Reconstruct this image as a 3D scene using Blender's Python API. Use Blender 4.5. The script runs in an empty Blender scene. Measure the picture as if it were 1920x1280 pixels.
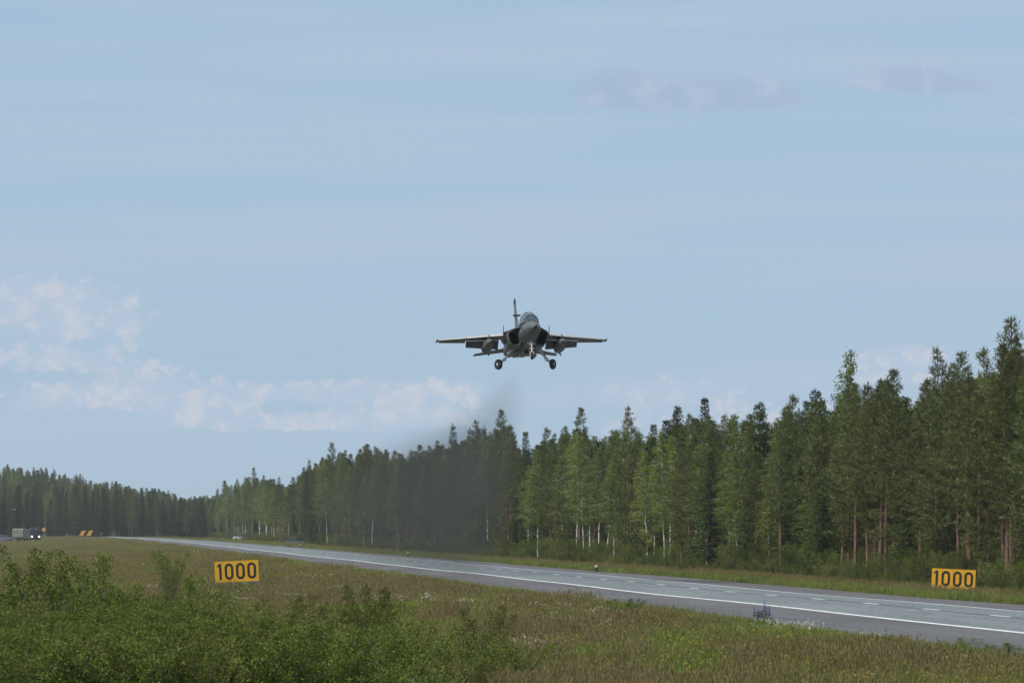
import bpy, bmesh, math, random
import numpy as np
from mathutils import Vector, Matrix, Euler, noise as mnoise

R = math.radians
random.seed(7)
scene = bpy.context.scene
COL = scene.collection

# ------------------------------------------------------------------ camera
F = 8520.0                      # focal length in pixels of the 1920 px wide photograph
CAM_H = 3.1
YAW = math.atan(880 / F)        # the runway runs along +Y; the lens looks a little to its right
PITCH = math.atan(347 / F)
cam_data = bpy.data.cameras.new('camera')
cam = bpy.data.objects.new('camera', cam_data)
COL.objects.link(cam)
cam_data.sensor_width = 36.0
cam_data.lens = 36.0 * F / 1920
cam_data.clip_start = 1.0
cam_data.clip_end = 30000
cam.location = (0, 0, CAM_H)
cam.rotation_euler = (math.pi / 2 + PITCH, 0, -YAW)
scene.camera = cam
CAM_M = Euler((math.pi / 2 + PITCH, 0, -YAW)).to_matrix()

# ------------------------------------------------------------------ light
SUN_EL, SUN_AZ = R(50), R(-112)   # azimuth measured from +Y towards +X: from the left, a little behind
w = bpy.data.worlds.new('World'); scene.world = w; w.use_nodes = True
sun_d = bpy.data.lights.new('sun', 'SUN'); sun = bpy.data.objects.new('sun', sun_d); COL.objects.link(sun)
sun_d.energy = 4.3; sun_d.angle = R(2.0); sun_d.color = (1.0, 0.92, 0.78)
sdir = Vector((math.sin(SUN_AZ) * math.cos(SUN_EL), math.cos(SUN_AZ) * math.cos(SUN_EL), math.sin(SUN_EL)))
sun.rotation_euler = sdir.to_track_quat('Z', 'Y').to_euler()
sun.location = (-60, 60, 120)
scene.view_settings.view_transform = 'Standard'
scene.view_settings.look = 'None'
scene.view_settings.exposure = 0.0
scene.view_settings.gamma = 1.0
scene.render.engine = 'CYCLES'
scene.cycles.use_denoising = True
scene.cycles.volume_bounces = 0
scene.cycles.max_bounces = 5
scene.cycles.diffuse_bounces = 2
scene.cycles.glossy_bounces = 2
w.cycles.sampling_method = 'MANUAL'; w.cycles.sample_map_resolution = 512
scene.cycles.transparent_max_bounces = 12

# ------------------------------------------------------------------ node helpers
class NT:
    def __init__(self, tree):
        self.t = tree; self.n = tree.nodes; self.l = tree.links
    def new(self, typ, **kw):
        nd = self.n.new(typ)
        for k, v in kw.items(): setattr(nd, k, v)
        return nd
    def put(self, sock, val):
        if isinstance(val, bpy.types.NodeSocket): self.l.new(val, sock)
        elif val is not None: sock.default_value = val
    def m(self, op, a, b=None, c=None, clamp=False):
        nd = self.new('ShaderNodeMath', operation=op, use_clamp=clamp)
        self.put(nd.inputs[0], a)
        if b is not None: self.put(nd.inputs[1], b)
        if c is not None: self.put(nd.inputs[2], c)
        return nd.outputs[0]
    def ss(self, v, a, b, lo=0.0, hi=1.0):
        nd = self.new('ShaderNodeMapRange', interpolation_type='SMOOTHSTEP')
        self.put(nd.inputs[0], v); self.put(nd.inputs[1], a); self.put(nd.inputs[2], b)
        self.put(nd.inputs[3], lo); self.put(nd.inputs[4], hi)
        return nd.outputs[0]
    def xyz(self, a, b, c):
        nd = self.new('ShaderNodeCombineXYZ')
        self.put(nd.inputs[0], a); self.put(nd.inputs[1], b); self.put(nd.inputs[2], c)
        return nd.outputs[0]
    def sep(self, v):
        nd = self.new('ShaderNodeSeparateXYZ'); self.put(nd.inputs[0], v)
        return nd.outputs
    def noise(self, vec, scale, detail=3, rough=0.55, dist=0.0):
        nd = self.new('ShaderNodeTexNoise')
        self.put(nd.inputs['Vector'], vec); nd.inputs['Scale'].default_value = scale
        nd.inputs['Detail'].default_value = detail; nd.inputs['Roughness'].default_value = rough
        nd.inputs['Distortion'].default_value = dist
        return nd.outputs[0]
    def mix(self, f, a, b, blend='MIX'):
        nd = self.new('ShaderNodeMix', data_type='RGBA', blend_type=blend)
        self.put(nd.inputs[0], f)
        for i, v in ((6, a), (7, b)):
            if isinstance(v, (tuple, list)): v = tuple(v)[:3] + (1,)
            self.put(nd.inputs[i], v)
        return nd.outputs[2]

# ------------------------------------------------------------------ sky: clear air, a thin high veil and low cumulus
def build_sky():
    nt = NT(w.node_tree)
    bg = nt.n['Background']
    sky = nt.new('ShaderNodeTexSky', sky_type='NISHITA')
    sky.sun_disc = False; sky.sun_elevation = SUN_EL; sky.sun_rotation = SUN_AZ
    sky.air_density = 1.0; sky.dust_density = 0.6; sky.ozone_density = 2.0
    tc = nt.new('ShaderNodeTexCoord')
    x, y, z = nt.sep(tc.outputs['Generated'])
    az = nt.m('ARCTAN2', x, y)
    el = nt.m('ARCSINE', z)
    u = nt.m('MULTIPLY', az, 100.0)          # hundredths of a radian
    v = nt.m('MULTIPLY', el, 100.0)
    P = nt.xyz(u, v, 0.0)
    # thin veil, drawn out in level streaks
    st = nt.noise(nt.xyz(nt.m('MULTIPLY', u, 0.05), nt.m('MULTIPLY', v, 0.75), 3.1), 1.0, 3, 0.55, 0.0)
    st2 = nt.noise(nt.xyz(nt.m('MULTIPLY', u, 0.11), nt.m('MULTIPLY', v, 2.6), 9.4), 1.0, 3, 0.6, 0.0)
    veil = nt.m('ADD', nt.ss(st, 0.36, 0.66), nt.m('MULTIPLY', nt.ss(st2, 0.48, 0.75), 0.45), clamp=True)
    base = nt.mix(0.86, sky.outputs[0], (3.72, 5.32, 7.05))
    c = nt.mix(nt.m('MULTIPLY', veil, 0.62), base, (4.5, 5.55, 6.95))
    # low cumulus all round the horizon, heaped where the photograph shows them
    def blob(cx, cy, rx, ry, a, flat=True):
        px = (cx - 80) / F * 100; py = (987 - cy) / F * 100
        dx = nt.m('DIVIDE', nt.m('SUBTRACT', u, px), rx / F * 100)
        dy = nt.m('DIVIDE', nt.m('SUBTRACT', v, py), ry / F * 100)
        if flat: dy = nt.m('MULTIPLY', dy, nt.m('MULTIPLY_ADD', nt.m('LESS_THAN', dy, 0.0), 1.1, 1.0))   # level cloud base
        d2 = nt.m('ADD', nt.m('MULTIPLY', dx, dx), nt.m('MULTIPLY', dy, dy))
        return nt.m('MULTIPLY', nt.m('EXPONENT', nt.m('MULTIPLY', d2, -1.0)), a)
    def total(lst):
        s = blob(*lst[0])
        for b in lst[1:]: s = nt.m('ADD', s, blob(*b))
        return s
    big = nt.noise(nt.xyz(nt.m('MULTIPLY', u, 0.16), nt.m('MULTIPLY', v, 0.1), 5.0), 1.0, 0)
    band = nt.m('MULTIPLY', nt.ss(v, 0.2, 1.6), nt.ss(v, 2.2, 4.2, 1.0, 0.0))
    field = nt.m('MULTIPLY', nt.m('MULTIPLY', band, nt.ss(big, 0.38, 0.62)), 0.34)
    heaps = total([(60, 575, 150, 48, .75), (150, 610, 120, 45, .42), (110, 680, 190, 45, .42), (110, 755, 110, 34, .62), (260, 745, 85, 42, .68),
                   (380, 765, 75, 48, .75), (420, 800, 130, 24, .4), (600, 740, 130, 26, .62), (640, 795, 120, 24, .6),
                   (810, 770, 70, 55, .45), (740, 790, 120, 20, .45),
                   (1245, 745, 100, 30, .62), (1690, 690, 75, 38, .85), (1640, 700, 50, 25, .4)])
    n1 = nt.noise(P, 0.75, 5, 0.62, 0.0)
    n2 = nt.noise(nt.xyz(nt.m('ADD', u, 0.28), nt.m('ADD', v, -0.34), 0.0), 0.75, 3, 0.62, 0.0)
    vo = nt.new('ShaderNodeTexVoronoi', feature='F1', voronoi_dimensions='2D'); vo.inputs['Scale'].default_value = 1.0; vo.inputs['Detail'].default_value = 2.0
    vo.inputs['Roughness'].default_value = 0.6; vo.inputs['Lacunarity'].default_value = 2.6
    nt.l.new(nt.xyz(nt.m('MULTIPLY_ADD', u, 1.7, nt.m('MULTIPLY', n1, 1.6)), nt.m('MULTIPLY_ADD', v, 2.4, nt.m('MULTIPLY', n1, 1.6)), 0.0), vo.inputs['Vector'])
    pf = nt.m('SUBTRACT', 1.0, vo.outputs['Distance'])
    heap_sum = nt.m('MULTIPLY_ADD', heaps, 1.3, field)
    fld = nt.m('ADD', heap_sum, nt.m('ADD', nt.m('MULTIPLY', nt.m('SUBTRACT', n1, 0.5), 1.0), nt.m('MULTIPLY', nt.m('SUBTRACT', pf, 0.40), 0.40)))
    body = nt.ss(heap_sum, 0.08, 0.32)
    soft = nt.m('MULTIPLY', nt.ss(fld, -0.10, 0.50), nt.ss(heap_sum, 0.04, 0.5))
    c = nt.mix(nt.m('MULTIPLY', soft, 0.50), c, (4.9, 5.75, 7.1))
    cm = nt.m('MULTIPLY', nt.ss(fld, 0.10, 0.34), body)
    relief = nt.ss(nt.m('ADD', nt.m('SUBTRACT', n1, n2), nt.m('MULTIPLY', nt.m('SUBTRACT', pf, 0.5), 0.30)), -0.20, 0.13)
    ccol = nt.mix(relief, (4.5, 5.55, 7.0), (6.1, 6.3, 7.0))
    c = nt.mix(nt.m('MULTIPLY', cm, 0.74), c, ccol)
    # two small grey shreds higher up
    sh = total([(1270, 190, 160, 38, .95), (1150, 175, 70, 46, .7), (1410, 190, 95, 36, .65), (1700, 160, 95, 36, .75), (1800, 172, 100, 22, .45)])
    n3 = nt.noise(P, 1.3, 4, 0.65, 0.0)
    sm = nt.ss(nt.m('ADD', sh, nt.m('MULTIPLY', nt.m('SUBTRACT', n3, 0.5), 1.3)), 0.15, 0.55)
    scol = nt.mix(nt.ss(n3, 0.45, 0.7), (3.8, 4.85, 6.5), (4.8, 5.5, 6.95))
    c = nt.mix(nt.m("MULTIPLY", sm, 0.72), c, scol)
    nt.l.new(c, bg.inputs[0])
    bg.inputs[1].default_value = 0.1
build_sky()

# ------------------------------------------------------------------ geometry helpers
def ray(px, py):
    return CAM_M @ Vector(((px - 960) / F, (640 - py) / F, -1))
def on_x(px, X):                  # distance along the runway at which a line X = const shows at column px
    d = ray(px, 987); return d.y * X / d.x
def z_at(px, py, Y):              # height at distance Y along the ray through a pixel
    d = ray(px, py); return CAM_H + d.z * Y / d.y
def x_at(px, Y):
    d = ray(px, 987); return d.x * Y / d.y
def px_of(X, Y):
    a = math.atan2(X, Y) - YAW
    return 960 + F * math.tan(a)
def interp(tab, x):
    if x <= tab[0][0]: return tab[0][1]
    for (a, b), (c, d) in zip(tab, tab[1:]):
        if x <= c: return b + (d - b) * (x - a) / (c - a)
    return tab[-1][1]

class MB:
    """collects faces for one mesh"""
    def __init__(s): s.v = []; s.f = []; s.mi = []; s.cur = 0
    def poly(s, pts):
        n = len(s.v); s.v += [tuple(p) for p in pts]; s.f.append(tuple(range(n, n + len(pts)))); s.mi.append(s.cur)
    def faces(s, vs, fs):
        n = len(s.v); s.v += [tuple(p) for p in vs]
        for f in fs: s.f.append(tuple(i + n for i in f)); s.mi.append(s.cur)
    def box(s, c, size, rot=None):
        x, y, z = (k / 2 for k in size)
        vs = [Vector((a * x, b * y, d * z)) for a in (-1, 1) for b in (-1, 1) for d in (-1, 1)]
        if rot is not None:
            m = Euler(rot).to_matrix(); vs = [m @ q for q in vs]
        s.faces([q + Vector(c) for q in vs], [(0, 1, 3, 2), (4, 6, 7, 5), (0, 4, 5, 1), (2, 3, 7, 6), (0, 2, 6, 4), (1, 5, 7, 3)])
    def loft(s, rings, cap0=True, cap1=True, close=True):
        n = len(rings[0]); vs = [p for r in rings for p in r]; fs = []
        for i in range(len(rings) - 1):
            for j in range(n if close else n - 1):
                k = (j + 1) % n
                fs.append((i * n + j, i * n + k, (i + 1) * n + k, (i + 1) * n + j))
        if cap0: fs.append(tuple(reversed(range(n))))
        if cap1: fs.append(tuple(range((len(rings) - 1) * n, len(rings) * n)))
        s.faces(vs, fs)
    def tube(s, pts, rad, n=6, cap=True):
        pts = [Vector(p) for p in pts]; rings = []
        for i, p in enumerate(pts):
            d = (pts[min(i + 1, len(pts) - 1)] - pts[max(i - 1, 0)]).normalized()
            a = d.cross(Vector((0, 0, 1)))
            if a.length < 1e-3: a = d.cross(Vector((0, 1, 0)))
            a.normalize(); b = d.cross(a)
            r = rad[i] if isinstance(rad, (list, tuple)) else rad
            rings.append([p + a * (r * math.cos(t)) + b * (r * math.sin(t)) for t in (2 * math.pi * k / n for k in range(n))])
        s.loft(rings, cap, cap)
    def lathe(s, prof, c, axis, n=16):
        """prof: (distance along axis, radius)"""
        axis = Vector(axis).normalized(); a = axis.orthogonal().normalized(); b = axis.cross(a); c = Vector(c)
        s.loft([[c + axis * h + a * (r * math.cos(t)) + b * (r * math.sin(t)) for t in (2 * math.pi * k / n for k in range(n))] for h, r in prof])
    def prism(s, outline, z0, z1, frame=None):
        f = frame or (lambda x, y, z: (x, y, z)); n = len(outline)
        vs = [f(x, y, z0) for x, y in outline] + [f(x, y, z1) for x, y in outline]
        fs = [tuple(reversed(range(n))), tuple(range(n, 2 * n))] + [(i, (i + 1) % n, n + (i + 1) % n, n + i) for i in range(n)]
        s.faces(vs, fs)
    def mesh(s, name, mats, smooth=False):
        me = bpy.data.meshes.new(name)
        me.from_pydata(s.v, [], s.f)
        for m in (mats if isinstance(mats, (list, tuple)) else [mats]): me.materials.append(m)
        me.polygons.foreach_set('material_index', s.mi)
        if smooth: me.polygons.foreach_set('use_smooth', [True] * len(s.f))
        me.update()
        return me
    def build(s, name, mats, parent=None, smooth=False, recalc=False, loc=None):
        me = s.mesh(name, mats, smooth)
        if recalc:
            bm = bmesh.new(); bm.from_mesh(me); bmesh.ops.recalc_face_normals(bm, faces=bm.faces); bm.to_mesh(me); bm.free()
        return link(name, me, parent, loc)
def link(name, me, parent=None, loc=None):
    o = bpy.data.objects.new(name, me); COL.objects.link(o)
    if parent: o.parent = parent
    if loc: o.location = loc
    return o
def tag(o, label, cat=None, group=None, kind=None):
    o['label'] = label
    if cat: o['category'] = cat
    if group: o['group'] = group
    if kind: o['kind'] = kind
    return o
def thing(name, label, cat, loc=(0, 0, 0), rz=0, group=None):
    o = bpy.data.objects.new(name, None); COL.objects.link(o); o.empty_display_size = 0.3
    o.location = loc; o.rotation_euler = (0, 0, rz)
    return tag(o, label, cat, group)
def edge_smooth(o, ang=35):
    me = o.data
    me.polygons.foreach_set('use_smooth', [True] * len(me.polygons))
    me.set_sharp_from_angle(angle=R(ang))

# ------------------------------------------------------------------ materials
def mat(name, col, rough=0.6, metal=0.0, var=0.12, scale=3.0, col2=None, bump=0.0, bscale=40.0, spec=None):
    m = bpy.data.materials.new(name); m.use_nodes = True
    nt = NT(m.node_tree); b = nt.n['Principled BSDF']
    tc = nt.new('ShaderNodeTexCoord')
    n = nt.noise(tc.outputs['Object'], scale, 5, 0.6)
    c2 = col2 or tuple(k * (1 - 2 * var) for k in col)
    c1 = col if col2 else tuple(min(1, k * (1 + var)) for k in col)
    nt.l.new(nt.mix(nt.ss(n, 0.3, 0.7), c1, c2), b.inputs['Base Color'])
    b.inputs['Roughness'].default_value = rough; b.inputs['Metallic'].default_value = metal
    if spec is not None: b.inputs['Specular IOR Level'].default_value = spec
    if bump:
        bp = nt.new('ShaderNodeBump'); bp.inputs['Strength'].default_value = bump; bp.inputs['Distance'].default_value = 0.02
        nt.l.new(nt.noise(tc.outputs['Object'], bscale, 4, 0.6), bp.inputs['Height']); nt.l.new(bp.outputs[0], b.inputs['Normal'])
    return m
def leaf_mat(name, a, b, transl=0.3, objvar=0.35, gloss=0.06, tint=None):
    """leaf colour varies from leaf to leaf and from plant to plant"""
    m = bpy.data.materials.new(name); m.use_nodes = True
    nt = NT(m.node_tree); nt.n.remove(nt.n['Principled BSDF']); out = nt.n['Material Output']
    g = nt.new('ShaderNodeNewGeometry'); oi = nt.new('ShaderNodeObjectInfo')
    c = nt.mix(g.outputs['Random Per Island'], a, b)
    if tint: c = nt.mix(nt.m('MULTIPLY', nt.m('POWER', oi.outputs['Random'], 2.0), 0.75), c, tint)
    rnd = nt.m('FRACT', nt.m('MULTIPLY', oi.outputs['Random'], 7.31))
    val = nt.m('MULTIPLY_ADD', rnd, objvar * 2, 1 - objvar)
    hsv = nt.new('ShaderNodeHueSaturation'); nt.l.new(c, hsv.inputs['Color']); nt.l.new(val, hsv.inputs['Value'])
    d = nt.new('ShaderNodeBsdfDiffuse'); t = nt.new('ShaderNodeBsdfTranslucent'); gl = nt.new('ShaderNodeBsdfGlossy')
    gl.inputs['Roughness'].default_value = 0.45
    for k in (d, t): nt.l.new(hsv.outputs[0], k.inputs['Color'])
    mx = nt.new('ShaderNodeMixShader'); mx.inputs[0].default_value = transl
    nt.l.new(d.outputs[0], mx.inputs[1]); nt.l.new(t.outputs[0], mx.inputs[2])
    m2 = nt.new('ShaderNodeMixShader'); m2.inputs[0].default_value = gloss
    nt.l.new(mx.outputs[0], m2.inputs[1]); nt.l.new(gl.outputs[0], m2.inputs[2])
    nt.l.new(m2.outputs[0], out.inputs['Surface'])
    return m

# ------------------------------------------------------------------ the ground
XC = 31.85                        # runway centre line; half width of the asphalt 9.1 m
HALF = 9.1
def bend(Y): return -4.0e-5 * max(0.0, Y - 900.0) ** 2
def und(Y): return 0.022 * math.sin(Y / 21.0 + .6) + 0.014 * math.sin(Y / 9.3 + 1.0) * (1 if Y < 400 else 0.5)
def road_z(X, Y):
    return 0.11 - 0.03 * abs(X - XC - bend(Y)) + und(Y)
def smooth(a, b, x):
    t = max(0, min(1, (x - a) / (b - a))); return t * t * (3 - 2 * t)
def ground_z(X, Y):
    d = X - XC - bend(Y)
    if abs(d) < HALF: z = road_z(X, Y) - 0.06 if abs(d) < HALF - 0.4 else road_z(X, Y) - 0.03
    elif d < 0:
        e = -d - HALF
        z = road_z(X, Y) - 0.035 + 0.02 * min(e, 12) * 0.9
        z += 0.10 * mnoise.noise((X * .11, Y * .05, 0)) * min(1, e / 3)
        z -= 0.35 * smooth(14, 26, e)
    else:
        e = d - HALF
        z = road_z(X, Y) - 0.035 - 0.30 * smooth(1, 7, e) + 0.45 * smooth(8, 14, e)
        z += 0.10 * mnoise.noise((X * .1, Y * .05, 4)) * min(1, e / 3)
    # wooded rise behind the far end of the strip
    hill = 12.5 * smooth(1480, 1800, Y) * (1 - smooth(-22, 58, X)) if Y > 1400 else 0
    return z + hill
def axis(parts):
    out = []
    for a, b, s in parts:
        k = max(1, round((b - a) / s)); out += [a + (b - a) * i / k for i in range(k)]
    return out + [parts[-1][1]]
def build_ground():
    xs = axis([(-4000, -400, 900), (-400, -60, 40), (-60, 18, 3), (18, 27, 1.0), (27, 37, 2), (37, 60, 1.2), (60, 120, 6), (120, 500, 60), (500, 4000, 900)])
    ys = axis([(-400, 60, 46), (60, 300, 3), (300, 700, 8), (700, 1400, 20), (1400, 1900, 25), (1900, 3000, 150), (3000, 6000, 1000)])
    nx = len(xs); mb = MB()
    mb.v = [(x, y, ground_z(x, y)) for y in ys for x in xs]
    mb.f = [(j * nx + i, j * nx + i + 1, (j + 1) * nx + i + 1, (j + 1) * nx + i) for j in range(len(ys) - 1) for i in range(nx - 1)]
    mb.mi = [0] * len(mb.f)
    m = mat('earth', (.10, .095, .045), 0.95, 0, col2=(.075, .085, .035), scale=0.35, bump=0.4, bscale=6)
    g = mb.build('ground', m, smooth=True); tag(g, 'uneven grassy ground on both sides of the runway', kind='structure')
def strip(name, x0, x1, lift, m, ys, parent=None, nx=2):
    mb = MB()
    xs = [x0 + (x1 - x0) * i / nx for i in range(nx + 1)]
    mb.v = [(x + bend(y), y, road_z(x + bend(y), y) + lift) for y in ys for x in xs]
    k = nx + 1
    mb.f = [(j * k + i, j * k + i + 1, (j + 1) * k + i + 1, (j + 1) * k + i) for j in range(len(ys) - 1) for i in range(nx)]
    mb.mi = [0] * len(mb.f)
    return mb.build(name, m, parent, smooth=True)
def asphalt(name, c1, c2, speck, tracks=None, rough=0.8):
    m = bpy.data.materials.new(name); m.use_nodes = True
    nt = NT(m.node_tree); b = nt.n['Principled BSDF']
    tc = nt.new('ShaderNodeTexCoord'); x, y, z = nt.sep(tc.outputs['Object'])
    streak = nt.noise(nt.xyz(nt.m('MULTIPLY', x, 2.2), nt.m('MULTIPLY', y, 0.035), 0.0), 1.0, 5, 0.6)
    patch = nt.noise(nt.xyz(nt.m('MULTIPLY', x, 0.3), nt.m('MULTIPLY', y, 0.05), 3.0), 1.0, 3, 0.5)
    c = nt.mix(nt.ss(nt.m('ADD', nt.m('MULTIPLY', streak, .6), nt.m('MULTIPLY', patch, .5)), 0.38, 0.72), c1, c2)
    fine = nt.noise(nt.xyz(nt.m('MULTIPLY', x, 3.0), nt.m('MULTIPLY', y, 0.5), 1.0), 2.6, 3, 0.75)
    hsv = nt.new('ShaderNodeHueSaturation'); nt.l.new(c, hsv.inputs['Color'])
    nt.l.new(nt.ss(fine, 0.3, 0.7, 1 - speck, 1 + speck), hsv.inputs['Value'])
    col = hsv.outputs[0]
    if tracks:                    # tyre-polished tracks and the dark joint between the lanes
        for xc, wd, dk in tracks:
            t = nt.m('MULTIPLY', nt.ss(nt.m('ABSOLUTE', nt.m('SUBTRACT', x, xc)), wd, wd * .45), dk)
            col = nt.mix(t, col, (.085, .088, .092))
    else:                         # paving joints
        for xc in (XC - 6.3, XC + 6.6, XC - 8.0):
            t = nt.m('MULTIPLY', nt.ss(nt.m('ABSOLUTE', nt.m('SUBTRACT', nt.m('ADD', x, nt.m('MULTIPLY', streak, .2)), xc)), .07, .03), .55)
            col = nt.mix(t, col, (.03, .03, .032))
    nt.l.new(col, b.inputs['Base Color']); b.inputs['Roughness'].default_value = rough
    b.inputs['Specular IOR Level'].default_value = 0.3
    return m
def build_runway():
    ys = axis([(60, 400, 3), (400, 900, 8), (900, 1500, 20)])
    tag(strip('runway', XC - HALF, XC + HALF, 0, asphalt('dark_asphalt', (.122, .117, .119), (.082, .078, .081), .2), ys, nx=12), 'dark grey asphalt runway running to the far left', kind='structure')
    lane_m = asphalt('chip_seal_sky_tint', (.175, .198, .205), (.135, .152, .158), .28, [(XC, .42, .75), (XC - 1.1, .35, .16), (XC - 2.7, .35, .14), (XC + 1.1, .35, .16), (XC + 2.7, .35, .14)])  # bluish sheen of reflected sky is put into the lane base colour
    tag(strip('traffic_lanes', XC - 3.62, XC + 3.62, .004, lane_m, ys, nx=8), 'pale blue grey chip sealed lanes along the middle of the runway', kind='structure')
    paint = mat('road_paint', (.76, .76, .73), .7, scale=2.2, col2=(.46, .46, .45))
    tag(strip('near_edge_line', XC - 3.70, XC - 3.42, .009, paint, ys, nx=1), 'white painted edge line on the near side of the lanes', kind='structure')
    tag(strip('far_edge_line', XC + 3.40, XC + 3.66, .009, paint, ys, nx=1), 'white painted edge line on the far side of the lanes', kind='structure')
    dash = thing('centre_line', 'broken white centre line between the two runway lanes', 'road marking')
    del dash['category']; dash['kind'] = 'structure'
    y = 64.0
    while y < 700:
        strip('dash', XC - .10, XC + .10, .009, paint, [y, y + 1, y + 2, y + 3], parent=dash, nx=1); y += 12.0
    # gravel pull-off where the truck waits
    mb = MB(); pts = []
    for x, y in ((-40, 1225), (-4, 1222), (24, 1262), (24, 1290), (-8, 1280), (-40, 1275)): pts.append((x, y, ground_z(x, y) + .05))
    mb.poly(pts); g = mb.build('gravel_pad', mat('gravel', (.32, .29, .24), .95, scale=.6)); tag(g, 'pale gravel pull-off at the far left', kind='structure')
build_ground()
build_runway()

# ------------------------------------------------------------------ trees
rng = random.Random(11)
U = rng.uniform
BARK_PINE = mat('pine_bark', (.22, .118, .07), .9, scale=3, col2=(.085, .06, .048), bump=.6, bscale=18)
BARK_DARK = mat('spruce_bark', (.11, .09, .075), .9, scale=5)
def birch_bark():
    m = bpy.data.materials.new('birch_bark'); m.use_nodes = True
    nt = NT(m.node_tree); b = nt.n['Principled BSDF']
    tc = nt.new('ShaderNodeTexCoord'); x, y, z = nt.sep(tc.outputs['Object'])
    n = nt.noise(nt.xyz(nt.m('MULTIPLY', x, 5.0), nt.m('MULTIPLY', y, 5.0), nt.m('MULTIPLY', z, 3.5)), 1.0, 4, .7)
    nt.l.new(nt.mix(nt.ss(n, .5, .62), (.62, .6, .56), (.06, .055, .05)), b.inputs['Base Color'])
    b.inputs['Roughness'].default_value = .8
    return m
BARK_BIRCH = birch_bark()
NEEDLE_PINE = leaf_mat('pine_needles', (.062, .088, .022), (.125, .152, .038), .22, .28, .02, tint=(.12, .115, .04))
NEEDLE_SPRUCE = leaf_mat('spruce_needles', (.032, .054, .020), (.072, .104, .030), .16, .28, .02)
LEAF_BIRCH = leaf_mat('birch_leaves', (.088, .135, .020), (.175, .235, .038), .38, .22, .0, tint=(.19, .205, .04))
LEAF_BUSH = leaf_mat('bush_leaves', (.050, .084, .014), (.175, .218, .044), .36, .32, .0, tint=(.17, .165, .055))

def rvec(s=1.0):
    while True:
        v = Vector((U(-1, 1), U(-1, 1), U(-1, 1)))
        if .05 < v.length < 1: return v.normalized() * s
def diamond(mb, p, d, ln, wd, nrm=None):
    """one leaf or spray of needles from p along d"""
    d = d.normalized(); s = d.cross(nrm if nrm is not None else rvec())
    if s.length < 1e-3: s = d.orthogonal()
    s = s.normalized() * (wd / 2); mid = p + d * (ln * .5)
    n = len(mb.v)
    mb.v += [tuple(p), tuple(mid + s), tuple(p + d * ln), tuple(mid - s)]
    mb.f.append((n, n + 1, n + 2, n + 3)); mb.mi.append(mb.cur)
def sway_trunk(mb, H, r0, n=8, sway=.12, top=.98, sides=7, bow=None):
    pts = []; ox = oy = 0
    for i in range(n + 1):
        t = i / n
        pts.append(Vector((ox, oy, t * H * top - .25 * (i == 0))))
        ox += U(-sway, sway) * .5; oy += U(-sway, sway) * .5
    rad = [max(.012, r0 * (1 - .93 * (i / n) ** 1.1)) for i in range(n + 1)]
    mb.tube(pts, rad, sides)
    def at(z):
        t = max(0, min(.999, z / (H * top))) * n; i = int(t); return pts[i].lerp(pts[i + 1], t - i) if i < n else pts[n]
    return at
def pine(H=15.0, base=.42, width=1.7):
    tr, cr = MB(), MB()
    at = sway_trunk(tr, H, H * .0098, sway=.13)
    for _ in range(9):                                     # dead limbs below the crown
        z = H * U(base * .45, base); a = U(0, 6.28); L = U(.5, 1.5); p = at(z)
        d = Vector((math.cos(a), math.sin(a), U(-.35, .1)))
        tr.tube([p, p + d * L * .5, p + d * L + Vector((0, 0, -.15))], [.022, .015, .006], 3, False)
    z = H * base; az = U(0, 6)
    while z < H * .985:
        t = (z - H * base) / (H * (1 - base))
        prof = (.6 + 1.2 * t if t < .3 else .96) * (1 - max(0, (t - .22) / .78) ** 1.05) + .09
        nb = rng.choice((4, 5, 5, 6)) if t < .85 else 4
        for k in range(nb):
            if U(0, 1) < (.22 if t < .3 else .08): continue
            a = az + k * 6.283 / nb + U(-.35, .35)
            L = width * prof * U(.62, 1.18)
            up = -.08 + .75 * t + U(-.15, .2)
            d = Vector((math.cos(a), math.sin(a), up)).normalized()
            p0 = at(z + U(-.12, .12)); curve = Vector((0, 0, U(.12, .34) * L))
            tr.tube([p0, p0 + d * L * .5 + curve * .25, p0 + d * L * .95 + curve * .9], [.03 * (1 - .6 * t), .018, .006], 3, False)
            side = d.cross(Vector((0, 0, 1))).normalized()
            nn = max(3, int(L * 8.5))
            for i in range(nn):
                s = .28 + .72 * (i + U(0, 1)) / nn
                sp = (1 - s) * .55 + .10
                p = p0 + d * (L * s) + curve * s * s + side * U(-sp, sp) * L * .75 + Vector((0, 0, U(-.05, .12) * L * .6))
                td = (d + side * U(-.7, .7) + Vector((0, 0, U(.1, .8)))).normalized()
                for _ in range(9):
                    diamond(cr, p + rvec(.11), td * .8 + rvec(.85), U(.16, .32), U(.035, .058))
        z += U(.34, .5) * (1.0 if t < .8 else .9); az += .6
    top = at(H * .98)
    for _ in range(14):
        diamond(cr, top + Vector((0, 0, U(-.5, .15))), Vector((U(-.3, .3), U(-.3, .3), 1)), U(.25, .45), .07)
    return tr, cr
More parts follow.
